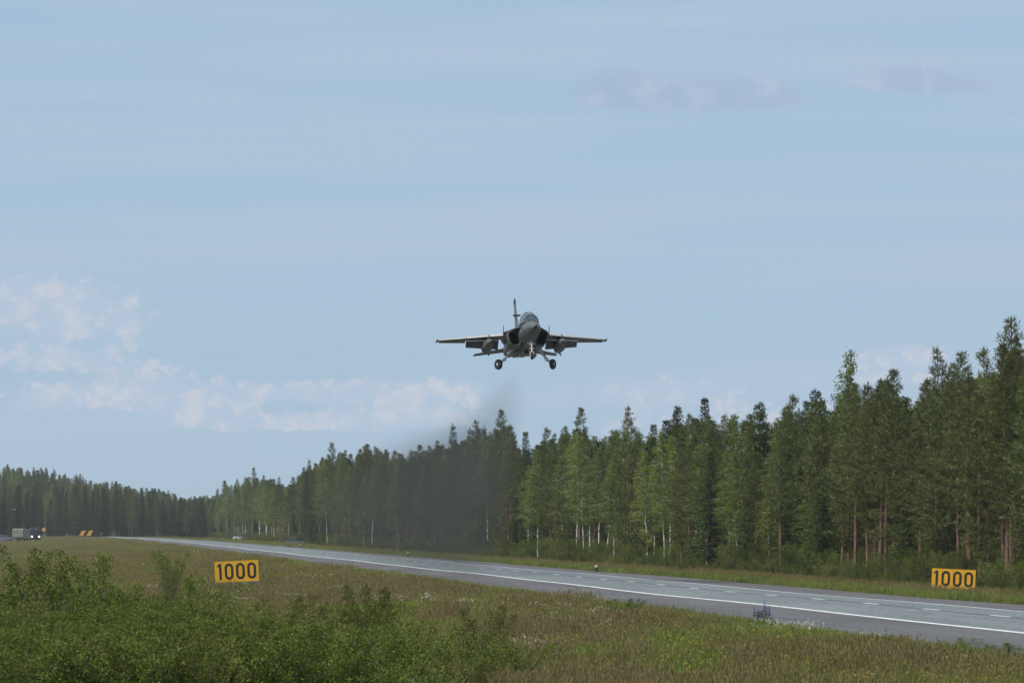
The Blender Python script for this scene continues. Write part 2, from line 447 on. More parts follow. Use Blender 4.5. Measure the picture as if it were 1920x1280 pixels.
def spruce(H=14.0, base=.08, width=1.55):
    tr, cr = MB(), MB()
    at = sway_trunk(tr, H, H * .009, sway=.04)
    z = H * base; az = 0
    while z < H * .985:
        t = z / H
        L0 = width * ((1 - t) ** .8) * 1.05 + .10
        nb = 8 if t < .8 else 6
        for k in range(nb):
            a = az + k * 6.283 / nb + U(-.25, .25); L = L0 * U(.7, 1.15)
            p0 = at(z + U(-.1, .1)); out = Vector((math.cos(a), math.sin(a), 0)); side = Vector((-out.y, out.x, 0))
            sl = -.42 + .75 * t ** 2.0
            nn = max(3, int(L * 7))
            for i in range(nn):
                s = (i + U(.2, 1)) / nn
                c = p0 + out * (L * s) + Vector((0, 0, L * (sl * s + .22 * s * s)))
                wd = .28 * (1 - s * .6)
                for sg in (-1, 1):
                    diamond(cr, c + side * sg * .02, (side * sg * U(.6, 1) + out * U(.5, 1.0) + Vector((0, 0, U(-.45, .0)))), U(.20, .42) * (.6 + .6 * (1 - s)), U(.08, .13), Vector((0, 0, 1)) + rvec(.6))
                diamond(cr, c, out * .4 + Vector((0, 0, -1)) + rvec(.4), U(.14, .34), .085)
            tip = p0 + out * L + Vector((0, 0, L * (sl + .22)))
            diamond(cr, tip - out * .1, out + Vector((0, 0, .25)), .26, .09)
        z += U(.27, .36) * (1 if t < .7 else .8); az += .5
    top = at(H * .98)
    for _ in range(10):
        diamond(cr, top + Vector((0, 0, U(-.6, .1))), Vector((U(-.6, .6), U(-.6, .6), .9)), U(.2, .4), .06)
    return tr, cr
def birch(H=12.5, base=.33, width=1.45):
    tr, cr = MB(), MB()
    at = sway_trunk(tr, H, H * .0062, n=10, sway=.2)
    n = int(72 + H * 2)
    for i in range(n):
        t = (i + U(0, 1)) / n; z = H * (base + (1 - base) * t * .97)
        a = U(0, 6.283)
        prof = (1 - max(0, (t - .22) / .78) ** 1.5) * (.55 + .45 * min(1, t / .2))
        L = width * prof * U(.55, 1.15) + .18
        d = Vector((math.cos(a), math.sin(a), U(.55, 1.15))).normalized()
        p0 = at(z)
        p1 = p0 + d * L * .6; p2 = p1 + Vector((d.x, d.y, -.15)).normalized() * L * .55
        tr.tube([p0, p1, p2], [.018, .011, .005], 3, False)
        for j in range(int(46 * L) + 18):
            s = U(.15, 1.0)
            c = p0.lerp(p1, s / .6) if s < .6 else p1.lerp(p2, (s - .6) / .4)
            c = c + rvec(U(.04, .30)) + Vector((0, 0, -abs(rng.gauss(0, .16))))
            dr = rvec() + Vector((0, 0, -.7))
            diamond(cr, c, dr, U(.09, .15), U(.065, .10))
    return tr, cr
def bush(H=1.6, width=.8, n=9, leaf=.055, dens=55):
    tr, cr = MB(), MB()
    for i in range(n):
        a = U(0, 6.283); lean = U(.05, .5) * width / max(.4, H) * 1.6; L = H * U(.6, 1.02)
        b = Vector((math.cos(a), math.sin(a), 0)) * U(0, .12)
        top = b + Vector((math.cos(a) * lean * L, math.sin(a) * lean * L, L))
        mid = b.lerp(top, .5) - Vector((math.cos(a), math.sin(a), 0)) * lean * L * .15
        b.z = -.1
        tr.tube([b, mid, top], [.014, .009, .003], 3, False)
        for j in range(int(dens * L) + 8):
            s = 1 - U(0, .93) ** 1.3
            c = b.lerp(mid, s * 2) if s < .5 else mid.lerp(top, s * 2 - 1)
            rr = (1.05 - s) * .40 * width + .05
            o = rvec(U(.2, 1) * rr); o.z *= .6
            c = c + o
            if c.z < .03: c.z = U(.03, .2)
            diamond(cr, c, o.normalized() * .7 + rvec(.6) + Vector((0, 0, .15)), leaf * U(.8, 1.5), leaf * U(.45, .75))
    return tr, cr

class Proto:
    def __init__(s, name, pair, bark, leaf, H):
        tr, cr = pair; s.H = H; s.name = name
        s.trunk = tr.mesh(name + '_trunk', bark); s.crown = cr.mesh(name + '_crown', leaf)
        j = MB(); j.v = tr.v + cr.v; k = len(tr.v)
        j.f = tr.f + [tuple(i + k for i in f) for f in cr.f]; j.mi = [0] * len(tr.f) + [1] * len(cr.f)
        s.whole = bpy.data.objects.new(name + '_whole', j.mesh(name + '_whole', [bark, leaf]))   # only instanced by the wood and thicket masses
PINES = [Proto('pine', pine(h, b, wd), BARK_PINE, NEEDLE_PINE, h) for h, b, wd in ((15, .28, 1.95), (15, .36, 1.8), (14, .22, 1.7), (16, .42, 2.0), (13, .18, 1.75))]
SPRUCES = [Proto('spruce', spruce(h, b, wd), BARK_DARK, NEEDLE_SPRUCE, h) for h, b, wd in ((14, .06, 1.9), (15, .12, 1.75), (12, .05, 2.0))]
BIRCHES = [Proto('birch', birch(h, b, wd), BARK_BIRCH, LEAF_BIRCH, h) for h, b, wd in ((12.5, .26, 1.6), (13, .36, 1.7), (11, .18, 1.5), (13.5, .30, 1.85))]
BUSHES = [Proto('bush', bush(*a), BARK_DARK, LEAF_BUSH, a[0]) for a in ((1.6, .95, 14, .034, 300), (1.3, 1.1, 17, .032, 300), (1.9, .8, 11, .035, 310), (1.0, 1.0, 17, .030, 340), (2.4, 1.15, 18, .040, 230))]
KIND = {'pine': PINES, 'spruce': SPRUCES, 'birch': BIRCHES}

def place(proto, names, label, cat, group, X, Y, h, girth=1.0):
    nm, a, b = names
    t = thing(nm, label, cat, (X, Y, ground_z(X, Y)), U(0, 6.283), group)
    s = h / proto.H; k = s ** .6 * girth * (1.06 if h > 5 else 1.0)
    t.scale = (k, k, s)
    for part, me in ((a, proto.trunk), (b, proto.crown)): link(part, me, t)
    return t
def masses(name, label, protos, pts, cat=None):
    """one object that scatters whole plants: pts = (proto index, location, euler, scale)"""
    me = bpy.data.meshes.new(name); me.from_pydata([p[1] for p in pts], [], [])
    for nm, typ, col in (('which', 'INT', 0), ('rot', 'FLOAT_VECTOR', 2), ('scl', 'FLOAT_VECTOR', 3)):
        at = me.attributes.new(nm, typ, 'POINT')
        if typ == 'INT': at.data.foreach_set('value', [p[0] for p in pts])
        else: at.data.foreach_set('vector', np.array([p[col] for p in pts], dtype=np.float32).ravel())
    o = link(name, me)
    tag(o, label, kind='stuff')
    g = bpy.data.node_groups.new(name + '_scatter', 'GeometryNodeTree')
    g.interface.new_socket('Geometry', in_out='INPUT', socket_type='NodeSocketGeometry')
    g.interface.new_socket('Geometry', in_out='OUTPUT', socket_type='NodeSocketGeometry')
    gi = g.nodes.new('NodeGroupInput'); go = g.nodes.new('NodeGroupOutput'); join = g.nodes.new('GeometryNodeJoinGeometry')
    def named(nm, typ):
        n = g.nodes.new('GeometryNodeInputNamedAttribute'); n.data_type = typ; n.inputs[0].default_value = nm; return n.outputs[0]
    wh, ro, sc = named('which', 'INT'), named('rot', 'FLOAT_VECTOR'), named('scl', 'FLOAT_VECTOR')
    for i, pr in enumerate(protos):
        cmpn = g.nodes.new('FunctionNodeCompare'); cmpn.data_type = 'INT'; cmpn.operation = 'EQUAL'
        ins = [s for s in cmpn.inputs if s.enabled and s.type == 'INT']
        g.links.new(wh, ins[0]); ins[1].default_value = i
        oi = g.nodes.new('GeometryNodeObjectInfo'); oi.inputs['Object'].default_value = pr; oi.inputs['As Instance'].default_value = True
        ip = g.nodes.new('GeometryNodeInstanceOnPoints')
        g.links.new(gi.outputs[0], ip.inputs['Points']); g.links.new(cmpn.outputs[0], ip.inputs['Selection'])
        g.links.new(oi.outputs['Geometry'], ip.inputs['Instance'])
        e2r = g.nodes.new('FunctionNodeEulerToRotation'); g.links.new(ro, e2r.inputs[0]); g.links.new(e2r.outputs[0], ip.inputs['Rotation'])
        g.links.new(sc, ip.inputs['Scale']); g.links.new(ip.outputs[0], join.inputs[0])
    g.links.new(join.outputs[0], go.inputs[0])
    md = o.modifiers.new('scatter', 'NODES'); md.node_group = g
    return o

SKY = [(380, 925), (400, 900), (440, 893), (475, 883), (545, 895), (562, 872), (600, 846), (690, 830), (720, 832), (760, 838), (820, 818),
       (850, 802), (890, 795), (940, 778), (985, 812), (1030, 800), (1090, 775), (1120, 792), (1180, 770), (1230, 782), (1270, 765), (1320, 750),
       (1380, 772), (1425, 755), (1480, 745), (1530, 735), (1560, 728), (1595, 690), (1625, 712), (1665, 695), (1710, 718), (1755, 668), (1800, 668),
       (1850, 662), (1890, 612), (1925, 625), (2000, 600)]
EDGE = 54.0
def height_for(px, Y, frac=1.0):
    z = z_at(px, interp(SKY, px), Y); return max(6.0, min(19.5, z * frac))

NAMES = {'pine': ('pine_tree', 'trunk', 'crown'), 'spruce': ('spruce_tree', 'trunk', 'crown'), 'birch': ('birch_tree', 'trunk', 'crown')}
# trees that stand out: kind, column of the trunk, row depth behind the forest edge, top of the crown, label
SPECIAL = [
    ('pine', 1894, 0.6, 592, 'tallest pine at the right edge with a thick bare orange trunk'),
    ('pine', 1755, 4.5, 652, 'tall pine with pointed top directly above the right number board'),
    ('pine', 1782, 1.0, 690, 'straight pine trunk rising right behind the middle of the right number board'),
    ('pine', 1803, 3.0, 656, 'tall pine just right of the small white cloud'),
    ('pine', 1846, 3.5, 650, 'tall pine second in from the right edge'),
    ('pine', 1676, 1.2, 692, 'pine with a bare reddish trunk in front of the small white cloud'),
    ('pine', 1639, 0.0, 735, 'pine with broken lower limbs at the forest edge left of the right board'),
    ('birch', 1593, 3.0, 648, 'tall pointed birch standing high above its neighbours left of the white cloud'),
    ('spruce', 1529, 6.0, 724, 'dark narrow spruce top left of the tall pointed birch'),
    ('pine', 1487, 0.8, 738, 'pine with twin looking trunk right of the dark spruces'),
    ('pine', 1514, 1.5, 752, 'slim pine with dark red trunk below the dark narrow spruce top'),
    ('spruce', 1425, 0.8, 748, 'broad dark spruce reaching down to the grass right of the birches'),
    ('birch', 1441, -.6, 905, 'low birch with a white stem in front of the broad dark spruce'),
    ('spruce', 1321, 5.0, 742, 'dark bushy topped spruce above the rightmost white birches'),
    ('birch', 1380, 3.5, 768, 'bright green birch right of the dark bushy topped spruce'),
    ('spruce', 1271, 5.0, 757, 'small pointed spruce top midway along the forest skyline'),
    ('birch', 1246, -.8, 800, 'birch with the longest white trunk at the forest edge'),
    ('birch', 1303, 0.0, 830, 'left one of two white birches close together at the forest edge'),
    ('birch', 1316, -.5, 850, 'right one of two white birches close together at the forest edge'),
    ('birch', 1093, -.6, 812, 'broad light green birch with bright white trunk near the smoke'),
    ('birch', 1157, -.4, 835, 'birch with slightly crooked white trunk left of the longest white birch'),
    ('birch', 1138, 0.0, 870, 'slender birch just left of the crooked white birch'),
    ('birch', 1055, -.2, 850, 'white birch second to the left of the broad light green birch'),
    ('birch', 991, -.6, 868, 'white birch nearest to the right side of the exhaust smoke'),
    ('pine', 1025, -.3, 800, 'pine with reddish trunk between white birches right of the smoke'),
    ('pine', 1090, 5.0, 764, 'tall pine whose forked top rises over the broad light green birch'),
    ('pine', 1180, 5.0, 762, 'tall thin topped pine left of the small pointed spruce top'),
    ('pine', 1205, 0.2, 850, 'pine with orange red trunk between the white birches'),
    ('spruce', 985, 5.0, 806, 'dark spruce just right of the exhaust smoke'),
    ('pine', 929, 0.0, 800, 'pine with lit orange trunk at the right border of the smoke'),
    ('pine', 940, 4.0, 768, 'tallest pine veiled by the exhaust smoke beneath the jet'),
    ('pine', 890, 4.0, 788, 'second smoke veiled pine top left of the tallest veiled one'),
    ('pine', 850, 4.0, 795, 'third smoke veiled pine top, leftmost of the blurred tops'),
    ('pine', 622, 2.0, 828, 'pine top at the left shoulder of the tall forest'),
    ('birch', 440, -1.0, 905, 'birch with bright white trunk at the far left end of the forest edge'),
    ('pine', 475, 4.0, 876, 'pointed pine top rising above the far left birches'),
]
def build_forest():
    taken = []
    for kind, px, off, top, label in SPECIAL:
        X = EDGE + off; Y = on_x(px, X); h = z_at(px, top, Y) - ground_z(X, Y)
        pr = KIND[kind][SPECIAL.index((kind, px, off, top, label)) % len(KIND[kind])]
        if px == 1894: pr = PINES[3]
        t = place(pr, NAMES[kind], label, 'tree', None, X, Y, h, 1.12 if px == 1894 else 1.0); taken.append((X, Y, px))
    WORDS = {('pine', 0): ('pine of the near forest wall behind the right number board', 'pines behind the right number board'),
             ('pine', 1): ('pine among birches in the forest wall right of the smoke', 'pines in the birch stretch'),
             ('pine', 2): ('pine in the forest wall dimmed by the exhaust smoke', 'pines dimmed by the smoke'),
             ('pine', 3): ('far pine in the forest wall left of the smoke', 'far pines left of the smoke'),
             ('spruce', 0): ('dark spruce in the near forest wall behind the right board', 'spruces behind the right number board'),
             ('spruce', 1): ('dark spruce among birches in the forest wall right of the smoke', 'spruces in the birch stretch'),
             ('spruce', 2): ('dark spruce in the forest wall dimmed by exhaust smoke', 'spruces dimmed by the smoke'),
             ('spruce', 3): ('far dark spruce in the forest wall left of the smoke', 'far spruces left of the smoke'),
             ('birch', 0): ('leafy birch in the near forest wall behind the right board', 'birches behind the right number board'),
             ('birch', 1): ('white stemmed birch along the forest edge right of the smoke', 'birches right of the smoke'),
             ('birch', 2): ('birch in the forest wall dimmed by the exhaust smoke', 'birches dimmed by the smoke'),
             ('birch', 3): ('far birch in the forest wall left of the smoke', 'far birches left of the smoke')}
    def pick(px, row):
        if px > 1600: q = (.86, .03) if row < 2 else (.72, .16)
        elif px > 1350: q = (.48, .38)
        elif px > 970: q = (.26, .24) if row else (.16, .12)
        elif px > 560: q = (.55, .15)
        else: q = (.26, .22)
        r = U(0, 1)
        return 'pine' if r < q[0] else 'spruce' if r < q[0] + q[1] else 'birch'
    count = {'pine': 0, 'spruce': 0, 'birch': 0}
    for row, off in enumerate((0.0, 2.6, 5.4, 8.6)):
        Y = 236 + U(0, 3)
        while Y < 1430:
            X = EDGE + off + U(-1.0, 1.1); s = (1.95 + .3 * row) * max(1, Y / 250) ** 1.05
            yy = Y + U(-.3, .3) * s; Y += s
            px = px_of(X, yy)
            if px > 1975 or px < 383: continue
            if any(abs(px - q) < 7 and abs(X - a) < 2.5 for a, b, q in taken): continue
            kind = pick(px, row)
            if kind == 'birch' and px > 1600 and row < 2: kind = 'pine'
            if count[kind] > 285: continue
            count[kind] += 1
            fr = U(.68, .97) if kind == 'birch' else U(.75, 1.02)
            if row == 0 and kind == 'spruce': fr *= U(.45, .95)
            zone = 0 if px > 1400 else 1 if px > 965 else 2 if px > 640 else 3
            lab, grp = WORDS[(kind, zone)]
            place(rng.choice(KIND[kind]), NAMES[kind], lab, 'tree', grp, X, yy, height_for(px, yy, fr), U(.9, 1.12))
    # the wood behind the first rows, and the far wooded rise: too many to count
    protos = [p.whole for p in PINES + SPRUCES + BIRCHES]; Hs = [p.H for p in PINES + SPRUCES + BIRCHES]
    def inst(i, X, Y, h):
        s = h / Hs[i]; k = s ** .6 * U(1.05, 1.35)
        return (i, (X, Y, ground_z(X, Y)), (0, 0, U(0, 6.28)), (k, k, s))
    pts = []
    for off in (12, 15.5, 19.5, 24, 30, 38):
        Y = 250
        while Y < 1460:
            X = EDGE + off + U(-1.6, 1.6); s = (2.6 + off * .04) * max(1, Y / 280) ** .9; yy = Y + U(-.4, .4) * s; Y += s
            px = px_of(X, yy)
            if px > 1990 or px < 378: continue
            pts.append(inst(rng.choice((0, 1, 2, 3, 4, 5, 6, 7, 5, 6, 8, 9, 10, 11)), X, yy, height_for(px, yy, U(.72, .97))))
    masses('forest', 'dense wood of conifers and birches behind the forest edge', protos, pts)
    pts = []
    HILL = [(-40, 872), (0, 871), (60, 874), (130, 881), (200, 890), (260, 904), (310, 917), (345, 934), (400, 925), (520, 925)]
    for _ in range(1900):
        Y = 1405 + 430 * U(0, 1) ** 1.2; X = U(-75, 120)
        px = px_of(X, Y)
        if px < -60 or px > 520: continue
        front = Y < 1440
        z = z_at(px, interp(HILL, px), Y) - ground_z(X, Y)
        h = min(z * U(.86, 1.03), U(11, 17.5)); h = max(6.5, h)
        i = rng.choice((5, 6, 7, 5, 6, 0, 2)) if front else rng.choice((0, 1, 2, 4, 5, 6, 7, 8, 9, 10, 11, 4, 2))
        pts.append(inst(i, X, Y, h))
    masses('far_forest', 'wooded rise behind the far end of the strip', protos, pts)
    # bushes along the foot of the forest
    pts = []; Y = 200
    while Y < 1430:
        for _ in range(5):
            X = EDGE + U(-3.2, 4.0); yy = Y + U(0, 3); px = px_of(X, yy)
            if px > 1985: continue
            d = U(0, 1)
            i = rng.randrange(5); h = U(.8, 2.6) * (1 if X > EDGE - 1.5 else .6); s = h / BUSHES[i].H
            k = s * U(.9, 1.5)
            pts.append((i, (X, yy, ground_z(X, yy)), (0, 0, U(0, 6.28)), (k, k, s)))
        for _ in range(3):
            X = EDGE + U(1.5, 16.0); yy = Y + U(0, 3); px = px_of(X, yy)
            if px > 1985: continue
            i = rng.randrange(5); h = U(1.4, 4.2); s = h / BUSHES[i].H; k = s * U(.8, 1.1)
            pts.append((i, (X, yy, ground_z(X, yy)), (0, 0, U(0, 6.28)), (k, k, s)))
        Y += 1.9 * max(1, Y / 280) ** 1.0
    masses('forest_undergrowth', 'leafy undergrowth along the foot of the forest', [b.whole for b in BUSHES], pts)
build_forest()

# ------------------------------------------------------------------ meadow
GRASS_G = leaf_mat('green_grass', (.135, .165, .028), (.215, .235, .052), .35, .2, .015)
GRASS_B = leaf_mat('seeding_grass', (.225, .175, .078), (.185, .185, .06), .3, .18, .0, tint=(.235, .165, .105))
HERB = leaf_mat('herb_leaves', (.085, .14, .028), (.15, .21, .05), .35, .22, .02)
YELLOW = leaf_mat('yellow_petals', (.55, .38, .03), (.6, .45, .06), .2, .1, .02)
WHITE = leaf_mat('white_petals', (.6, .6, .55), (.7, .7, .66), .2, .1, .02)
PURPLE = leaf_mat('lupin_petals', (.10, .07, .36), (.17, .12, .46), .2, .1, .02)
def blade(mb, p, h, lean, wd):
    a = U(0, 6.283); d = Vector((math.cos(a), math.sin(a), 0)); s = Vector((-d.y, d.x, 0)) * wd / 2
    m = p + d * lean * h * .35 + Vector((0, 0, h * .6)); t = p + d * lean * h + Vector((0, 0, h))
    n = len(mb.v)
    mb.v += [tuple(q) for q in (p - s, p + s, m + s * .8, m - s * .8, t)]
    mb.f += [(n, n + 1, n + 2, n + 3), (n + 3, n + 2, n + 4)]; mb.mi += [mb.cur] * 2
    return t
def tuft(kind):
    mb = MB()
    if kind in ('green', 'short', 'mixed'):
        for _ in range(110):
            h = U(.18, .5) * (.6 if kind == 'short' else 1)
            mb.cur = 1 if (kind == 'mixed' and U(0, 1) < .4) else 0
            blade(mb, Vector((U(-.45, .45), U(-.45, .45), -.03)), h, U(.05, .6), U(.008, .016))
    elif kind == 'brown':
        for _ in range(50): mb.cur = 0; blade(mb, Vector((U(-.45, .45), U(-.45, .45), -.03)), U(.15, .38), U(.1, .6), .012)
        for _ in range(60):
            mb.cur = 1; t = blade(mb, Vector((U(-.45, .45), U(-.45, .45), -.03)), U(.38, .68), U(.0, .25), .007)
            for _ in range(3): diamond(mb, t - Vector((0, 0, U(0, .14))), Vector((U(-.5, .5), U(-.5, .5), 1)), U(.06, .12), U(.012, .024))
    elif kind == 'herb':
        for _ in range(150):
            p = Vector((U(-.4, .4), U(-.4, .4), U(.02, .42) * U(.5, 1)))
            mb.cur = 2; diamond(mb, p, rvec() + Vector((0, 0, .5)), U(.05, .11), U(.025, .05))
        for _ in range(45): mb.cur = 0; blade(mb, Vector((U(-.4, .4), U(-.4, .4), -.03)), U(.2, .5), U(.05, .5), .012)
    elif kind in ('yellow', 'white'):
        for _ in range(60): mb.cur = 0; blade(mb, Vector((U(-.45, .45), U(-.45, .45), -.03)), U(.2, .45), U(.05, .5), .012)
        mb_i = 3 if kind == 'yellow' else 4
        for _ in range(5 if kind == 'yellow' else 9):
            mb.cur = 0; t = blade(mb, Vector((U(-.4, .4), U(-.4, .4), -.03)), U(.32, .55), U(0, .2), .006)
            mb.cur = mb_i
            for k in range(5 if kind == 'yellow' else 7): diamond(mb, t + rvec(.012 if kind == 'yellow' else .035), Vector((math.cos(k * 1.26), math.sin(k * 1.26), .5)), .034, .026, Vector((0, 0, 1)))
    return bpy.data.objects.new('tuft_' + kind, mb.mesh('tuft_' + kind, [GRASS_G, GRASS_B, HERB, YELLOW, WHITE]))
TK = ['green', 'short', 'mixed', 'brown', 'herb', 'yellow', 'white', 'green', 'brown', 'mixed']
TUFTS = [tuft(k) for k in TK]
CANOPY_LINE = [(-50, 1024), (120, 1028), (230, 1052), (350, 1088), (500, 1128), (750, 1165), (950, 1200), (1100, 1230)]
def thicket_edge(Y): return 10.2 - (Y - 88) * .19
def build_meadow():
    pts = []
    def add(X, Y, dens_scale):
        e = XC - HALF + bend(Y) - X
        n1 = mnoise.noise((X * .16, Y * .045, 1.3)); n2 = mnoise.noise((X * .5, Y * .14, 7.7)); n3 = mnoise.noise((X * .22, Y * .07, 21.0))
        r = U(0, 1)
        if e < 2.2: i = 0 if r < .55 else 7 if r < .75 else 4 if r < .86 else 2
        elif n1 + .5 * n2 > .16: i = 3 if r < .30 else 8 if r < .55 else 2 if r < .9 else 5
        elif n1 + .5 * n2 < -.22: i = 0 if r < .45 else 4 if r < .7 else 7 if r < .9 else 5
        else: i = 2 if r < .4 else 9 if r < .6 else 0 if r < .72 else 3 if r < .86 else 4 if r < .90 else 5
        if n3 > .42 and U(0, 1) < .12: i = 6
        h = U(.75, 1.25) * (.8 if e < .8 else 1.0) * (1 + .25 * n2); k = U(.9, 1.3) * dens_scale
        pts.append((i, (X, Y, ground_z(X, Y)), (0, 0, U(0, 6.28)), (k, k, h)))
    Y = 70.0
    while Y < 260:
        xl = Y * -.022 - 1.5; xr = min(XC - HALF + .25, Y * .222 + 1.5)
        st = .46 * max(1, Y / 130)
        X = xl
        while X < xr:
            add(X + U(-.3, .3) if X + .3 < xr else X - U(0, .3), Y + U(-.3, .3), 1.0 * max(1, (Y / 130) ** .6)); X += st
        Y += .5 * max(1, Y / 130)
    while Y < 1420:
        xl = Y * -.02 - 2; xr = XC - HALF + bend(Y) + .2
        st = .9 * (Y / 260) ** .8; X = xl
        while X < xr: add(min(xr, X + U(-.5, .5) * st), Y + U(-.4, .4), 1.7 * (Y / 260) ** .5); X += st
        Y += 1.5 * (Y / 260) ** 1.15
    for cx, Yc, rx, ry, n in ((450, 205, .9, 3, 9), (520, 196, .8, 4, 5), (1435, 131, .3, .8, 4), (1500, 129, .4, 1.2, 5), (640, 205, 1.5, 6, 5), (735, 185, 1.0, 5, 6), (985, 160, .8, 3, 3), (1100, 152, .7, 3, 3)):
        for _ in range(n):
            X = x_at(cx, Yc) + rng.gauss(0, rx); Y = Yc + rng.gauss(0, ry); pts.append((6, (X, Y, ground_z(X, Y)), (0, 0, U(0, 6.28)), (1, 1, U(1.0, 1.35))))
    masses('meadow_grass', 'tall mixed grass with brown seed heads and flowers beside the runway', TUFTS, pts)
    pts = []; Y = 180.0
    while Y < 1420:
        a = XC + HALF + bend(Y) - .2; b = EDGE + 1.0; st = .62 * max(1, Y / 250) ** .9; X = a
        while X < b:
            xx, yy = X + U(0, .5) * st, Y + U(-.5, .5)
            e = xx - a; n1 = mnoise.noise((xx * .4, yy * .05, 3.3)); r = U(0, 1)
            if e < 3.2: i = rng.choice((0, 7, 0, 1, 2, 4))
            elif e < 8 and n1 > -.3: i = rng.choice((3, 8, 2, 9, 3))
            else: i = rng.choice((0, 7, 4, 2, 9))
            k = U(.9, 1.3) * max(1, Y / 250) ** .6
            pts.append((i, (xx, yy, ground_z(xx, yy)), (0, 0, U(0, 6.28)), (k, k, U(.75, 1.2)))); X += st
        Y += .75 * max(1, Y / 250) ** 1.1
    masses('verge_grass', 'grass verge between the runway and the forest', TUFTS, pts)
    # leafy thicket filling the lower left
    pts = []
    Y = 72.0
    while Y < 150:
        X = Y * -.022 - 2
        while X < thicket_edge(Y) + 1.2:
            xx, yy = X + U(-.3, .3), Y + U(-.3, .3)
            e = thicket_edge(yy) - xx + 1.3 * mnoise.noise((xx * .5, yy * .2, 2)); X += .5
            px = px_of(xx, yy)
            if e < 0 or U(0, 1) < .30 or px > 420 + 560 * U(0, 1) ** 1.3 + 160 * mnoise.noise((xx, yy * .5, 5)): continue
            i = rng.randrange(4)
            h = z_at(px, interp(CANOPY_LINE, px) + U(8, 120) + 45 * mnoise.noise((xx * .7, yy * .3, 9)), yy) - ground_z(xx, yy)
            h = max(.32, min(h, 2.1)) * min(1, .5 + e * .25)
            s = h / BUSHES[i].H; k = s * U(.85, 1.25)
            pts.append((i, (xx, yy, ground_z(xx, yy)), (0, 0, U(0, 6.28)), (k, k, s)))
        Y += .7
    masses('leafy_undergrowth', 'low leafy willow and birch growth covering the ground at the lower left', [b.whole for b in BUSHES], pts)
build_meadow()

# single bushes and plants: column, distance, top row, name, label
BUSH_SPOTS = [
    (30, 118, 1026, 4, 'willow_bush', 'tall willow bush at the left picture edge below the truck'),
    (95, 116, 1022, 4, 'willow_bush', 'tall willow bush second from the left edge, below the waiting truck'),
    (190, 114, 1042, 0, 'willow_bush', 'rounded green bush below the two slanted orange boards'),
    (150, 108, 1062, 1, 'willow_bush', 'lower green bush in front of the rounded one at left'),
    (345, 110, 1082, 0, 'willow_bush', 'dark leafy bush left of the left number board'),
    (385, 106, 1098, 1, 'willow_bush', 'leafy bush with pale tips just left below the left number board'),
    (300, 104, 1118, 3, 'willow_bush', 'spreading bush in front of the dark leafy bush at left'),
    (540, 104, 1118, 0, 'birch_sapling', 'grey green birch sapling right below the left number board'),
    (610, 102, 1128, 2, 'birch_sapling', 'slim birch sapling between the board and the larger grey green sapling'),
    (685, 101, 1094, 2, 'birch_sapling', 'tall grey green birch sapling in the middle of the lower left half'),
    (720, 99, 1132, 0, 'birch_sapling', 'small sapling leaning against the tall grey green sapling'),
    (905, 96, 1134, 2, 'birch_sapling', 'pointed birch sapling standing alone right of the thicket'),
    (885, 94, 1180, 1, 'birch_sapling', 'low spreading sapling at the foot of the pointed one'),
    (965, 93, 1195, 3, 'birch_sapling', 'low sapling rightmost at the lower edge of the thicket'),
    (60, 100, 1085, 1, 'willow_bush', 'dense green bush at the left picture edge halfway down the thicket'),
    (450, 98, 1150, 1, 'willow_bush', 'dense bush below the left number board in the thicket'),
    (210, 96, 1150, 0, 'willow_bush', 'dense bush in the thicket below the rounded green bush'),
    (790, 95, 1165, 3, 'birch_sapling', 'low sapling between the tall grey green one and the pointed one'),
    (318, 205, 1030, 2, 'willow_shoot', 'upright willow shoot on the near runway edge left of the board'),
    (1168, 150, 1122, 0, 'weed_clump', 'dark green weed clump at the near asphalt edge in the middle'),
    (1793, 112, 1193, 1, 'weed_clump', 'dark leafy weed clump on the near verge at lower right'),
    (1838, 110, 1208, 3, 'weed_clump', 'lower weed clump between two others at lower right'),
    (1895, 109, 1205, 0, 'weed_clump', 'weed clump at the right picture edge beside the asphalt'),
    (1768, 111, 1206, 3, 'weed_clump', 'small weed clump at the left end of the lower right row'),
    (1865, 107, 1222, 1, 'weed_clump', 'low broad weed clump second from the right edge'),
    (1815, 108, 1216, 0, 'weed_clump', 'middle low weed clump of the lower right row'),
]
for px, Y, top, bi, nm, label in BUSH_SPOTS:
    X = x_at(px, Y); h = z_at(px, top, Y) - ground_z(X, Y)
    place(BUSHES[bi], (nm, 'stems', 'foliage'), label, 'bush' if 'bush' in nm else 'sapling' if 'sapling' in nm else 'plant', None, X, Y, h, U(1.0, 1.25) * (1.5 if 'weed' in nm else 1.15))
grp = 'bushes in the lower left thicket'
for k in range(46):
    Y = U(84, 112); X = U(Y * -.015, thicket_edge(Y) - 2.6)
    place(rng.choice(BUSHES[:4]), ('willow_bush', 'stems', 'foliage'), 'knee high willow bush within the lower left thicket', 'bush', grp, X, Y, U(.9, 1.35), U(1.0, 1.3))
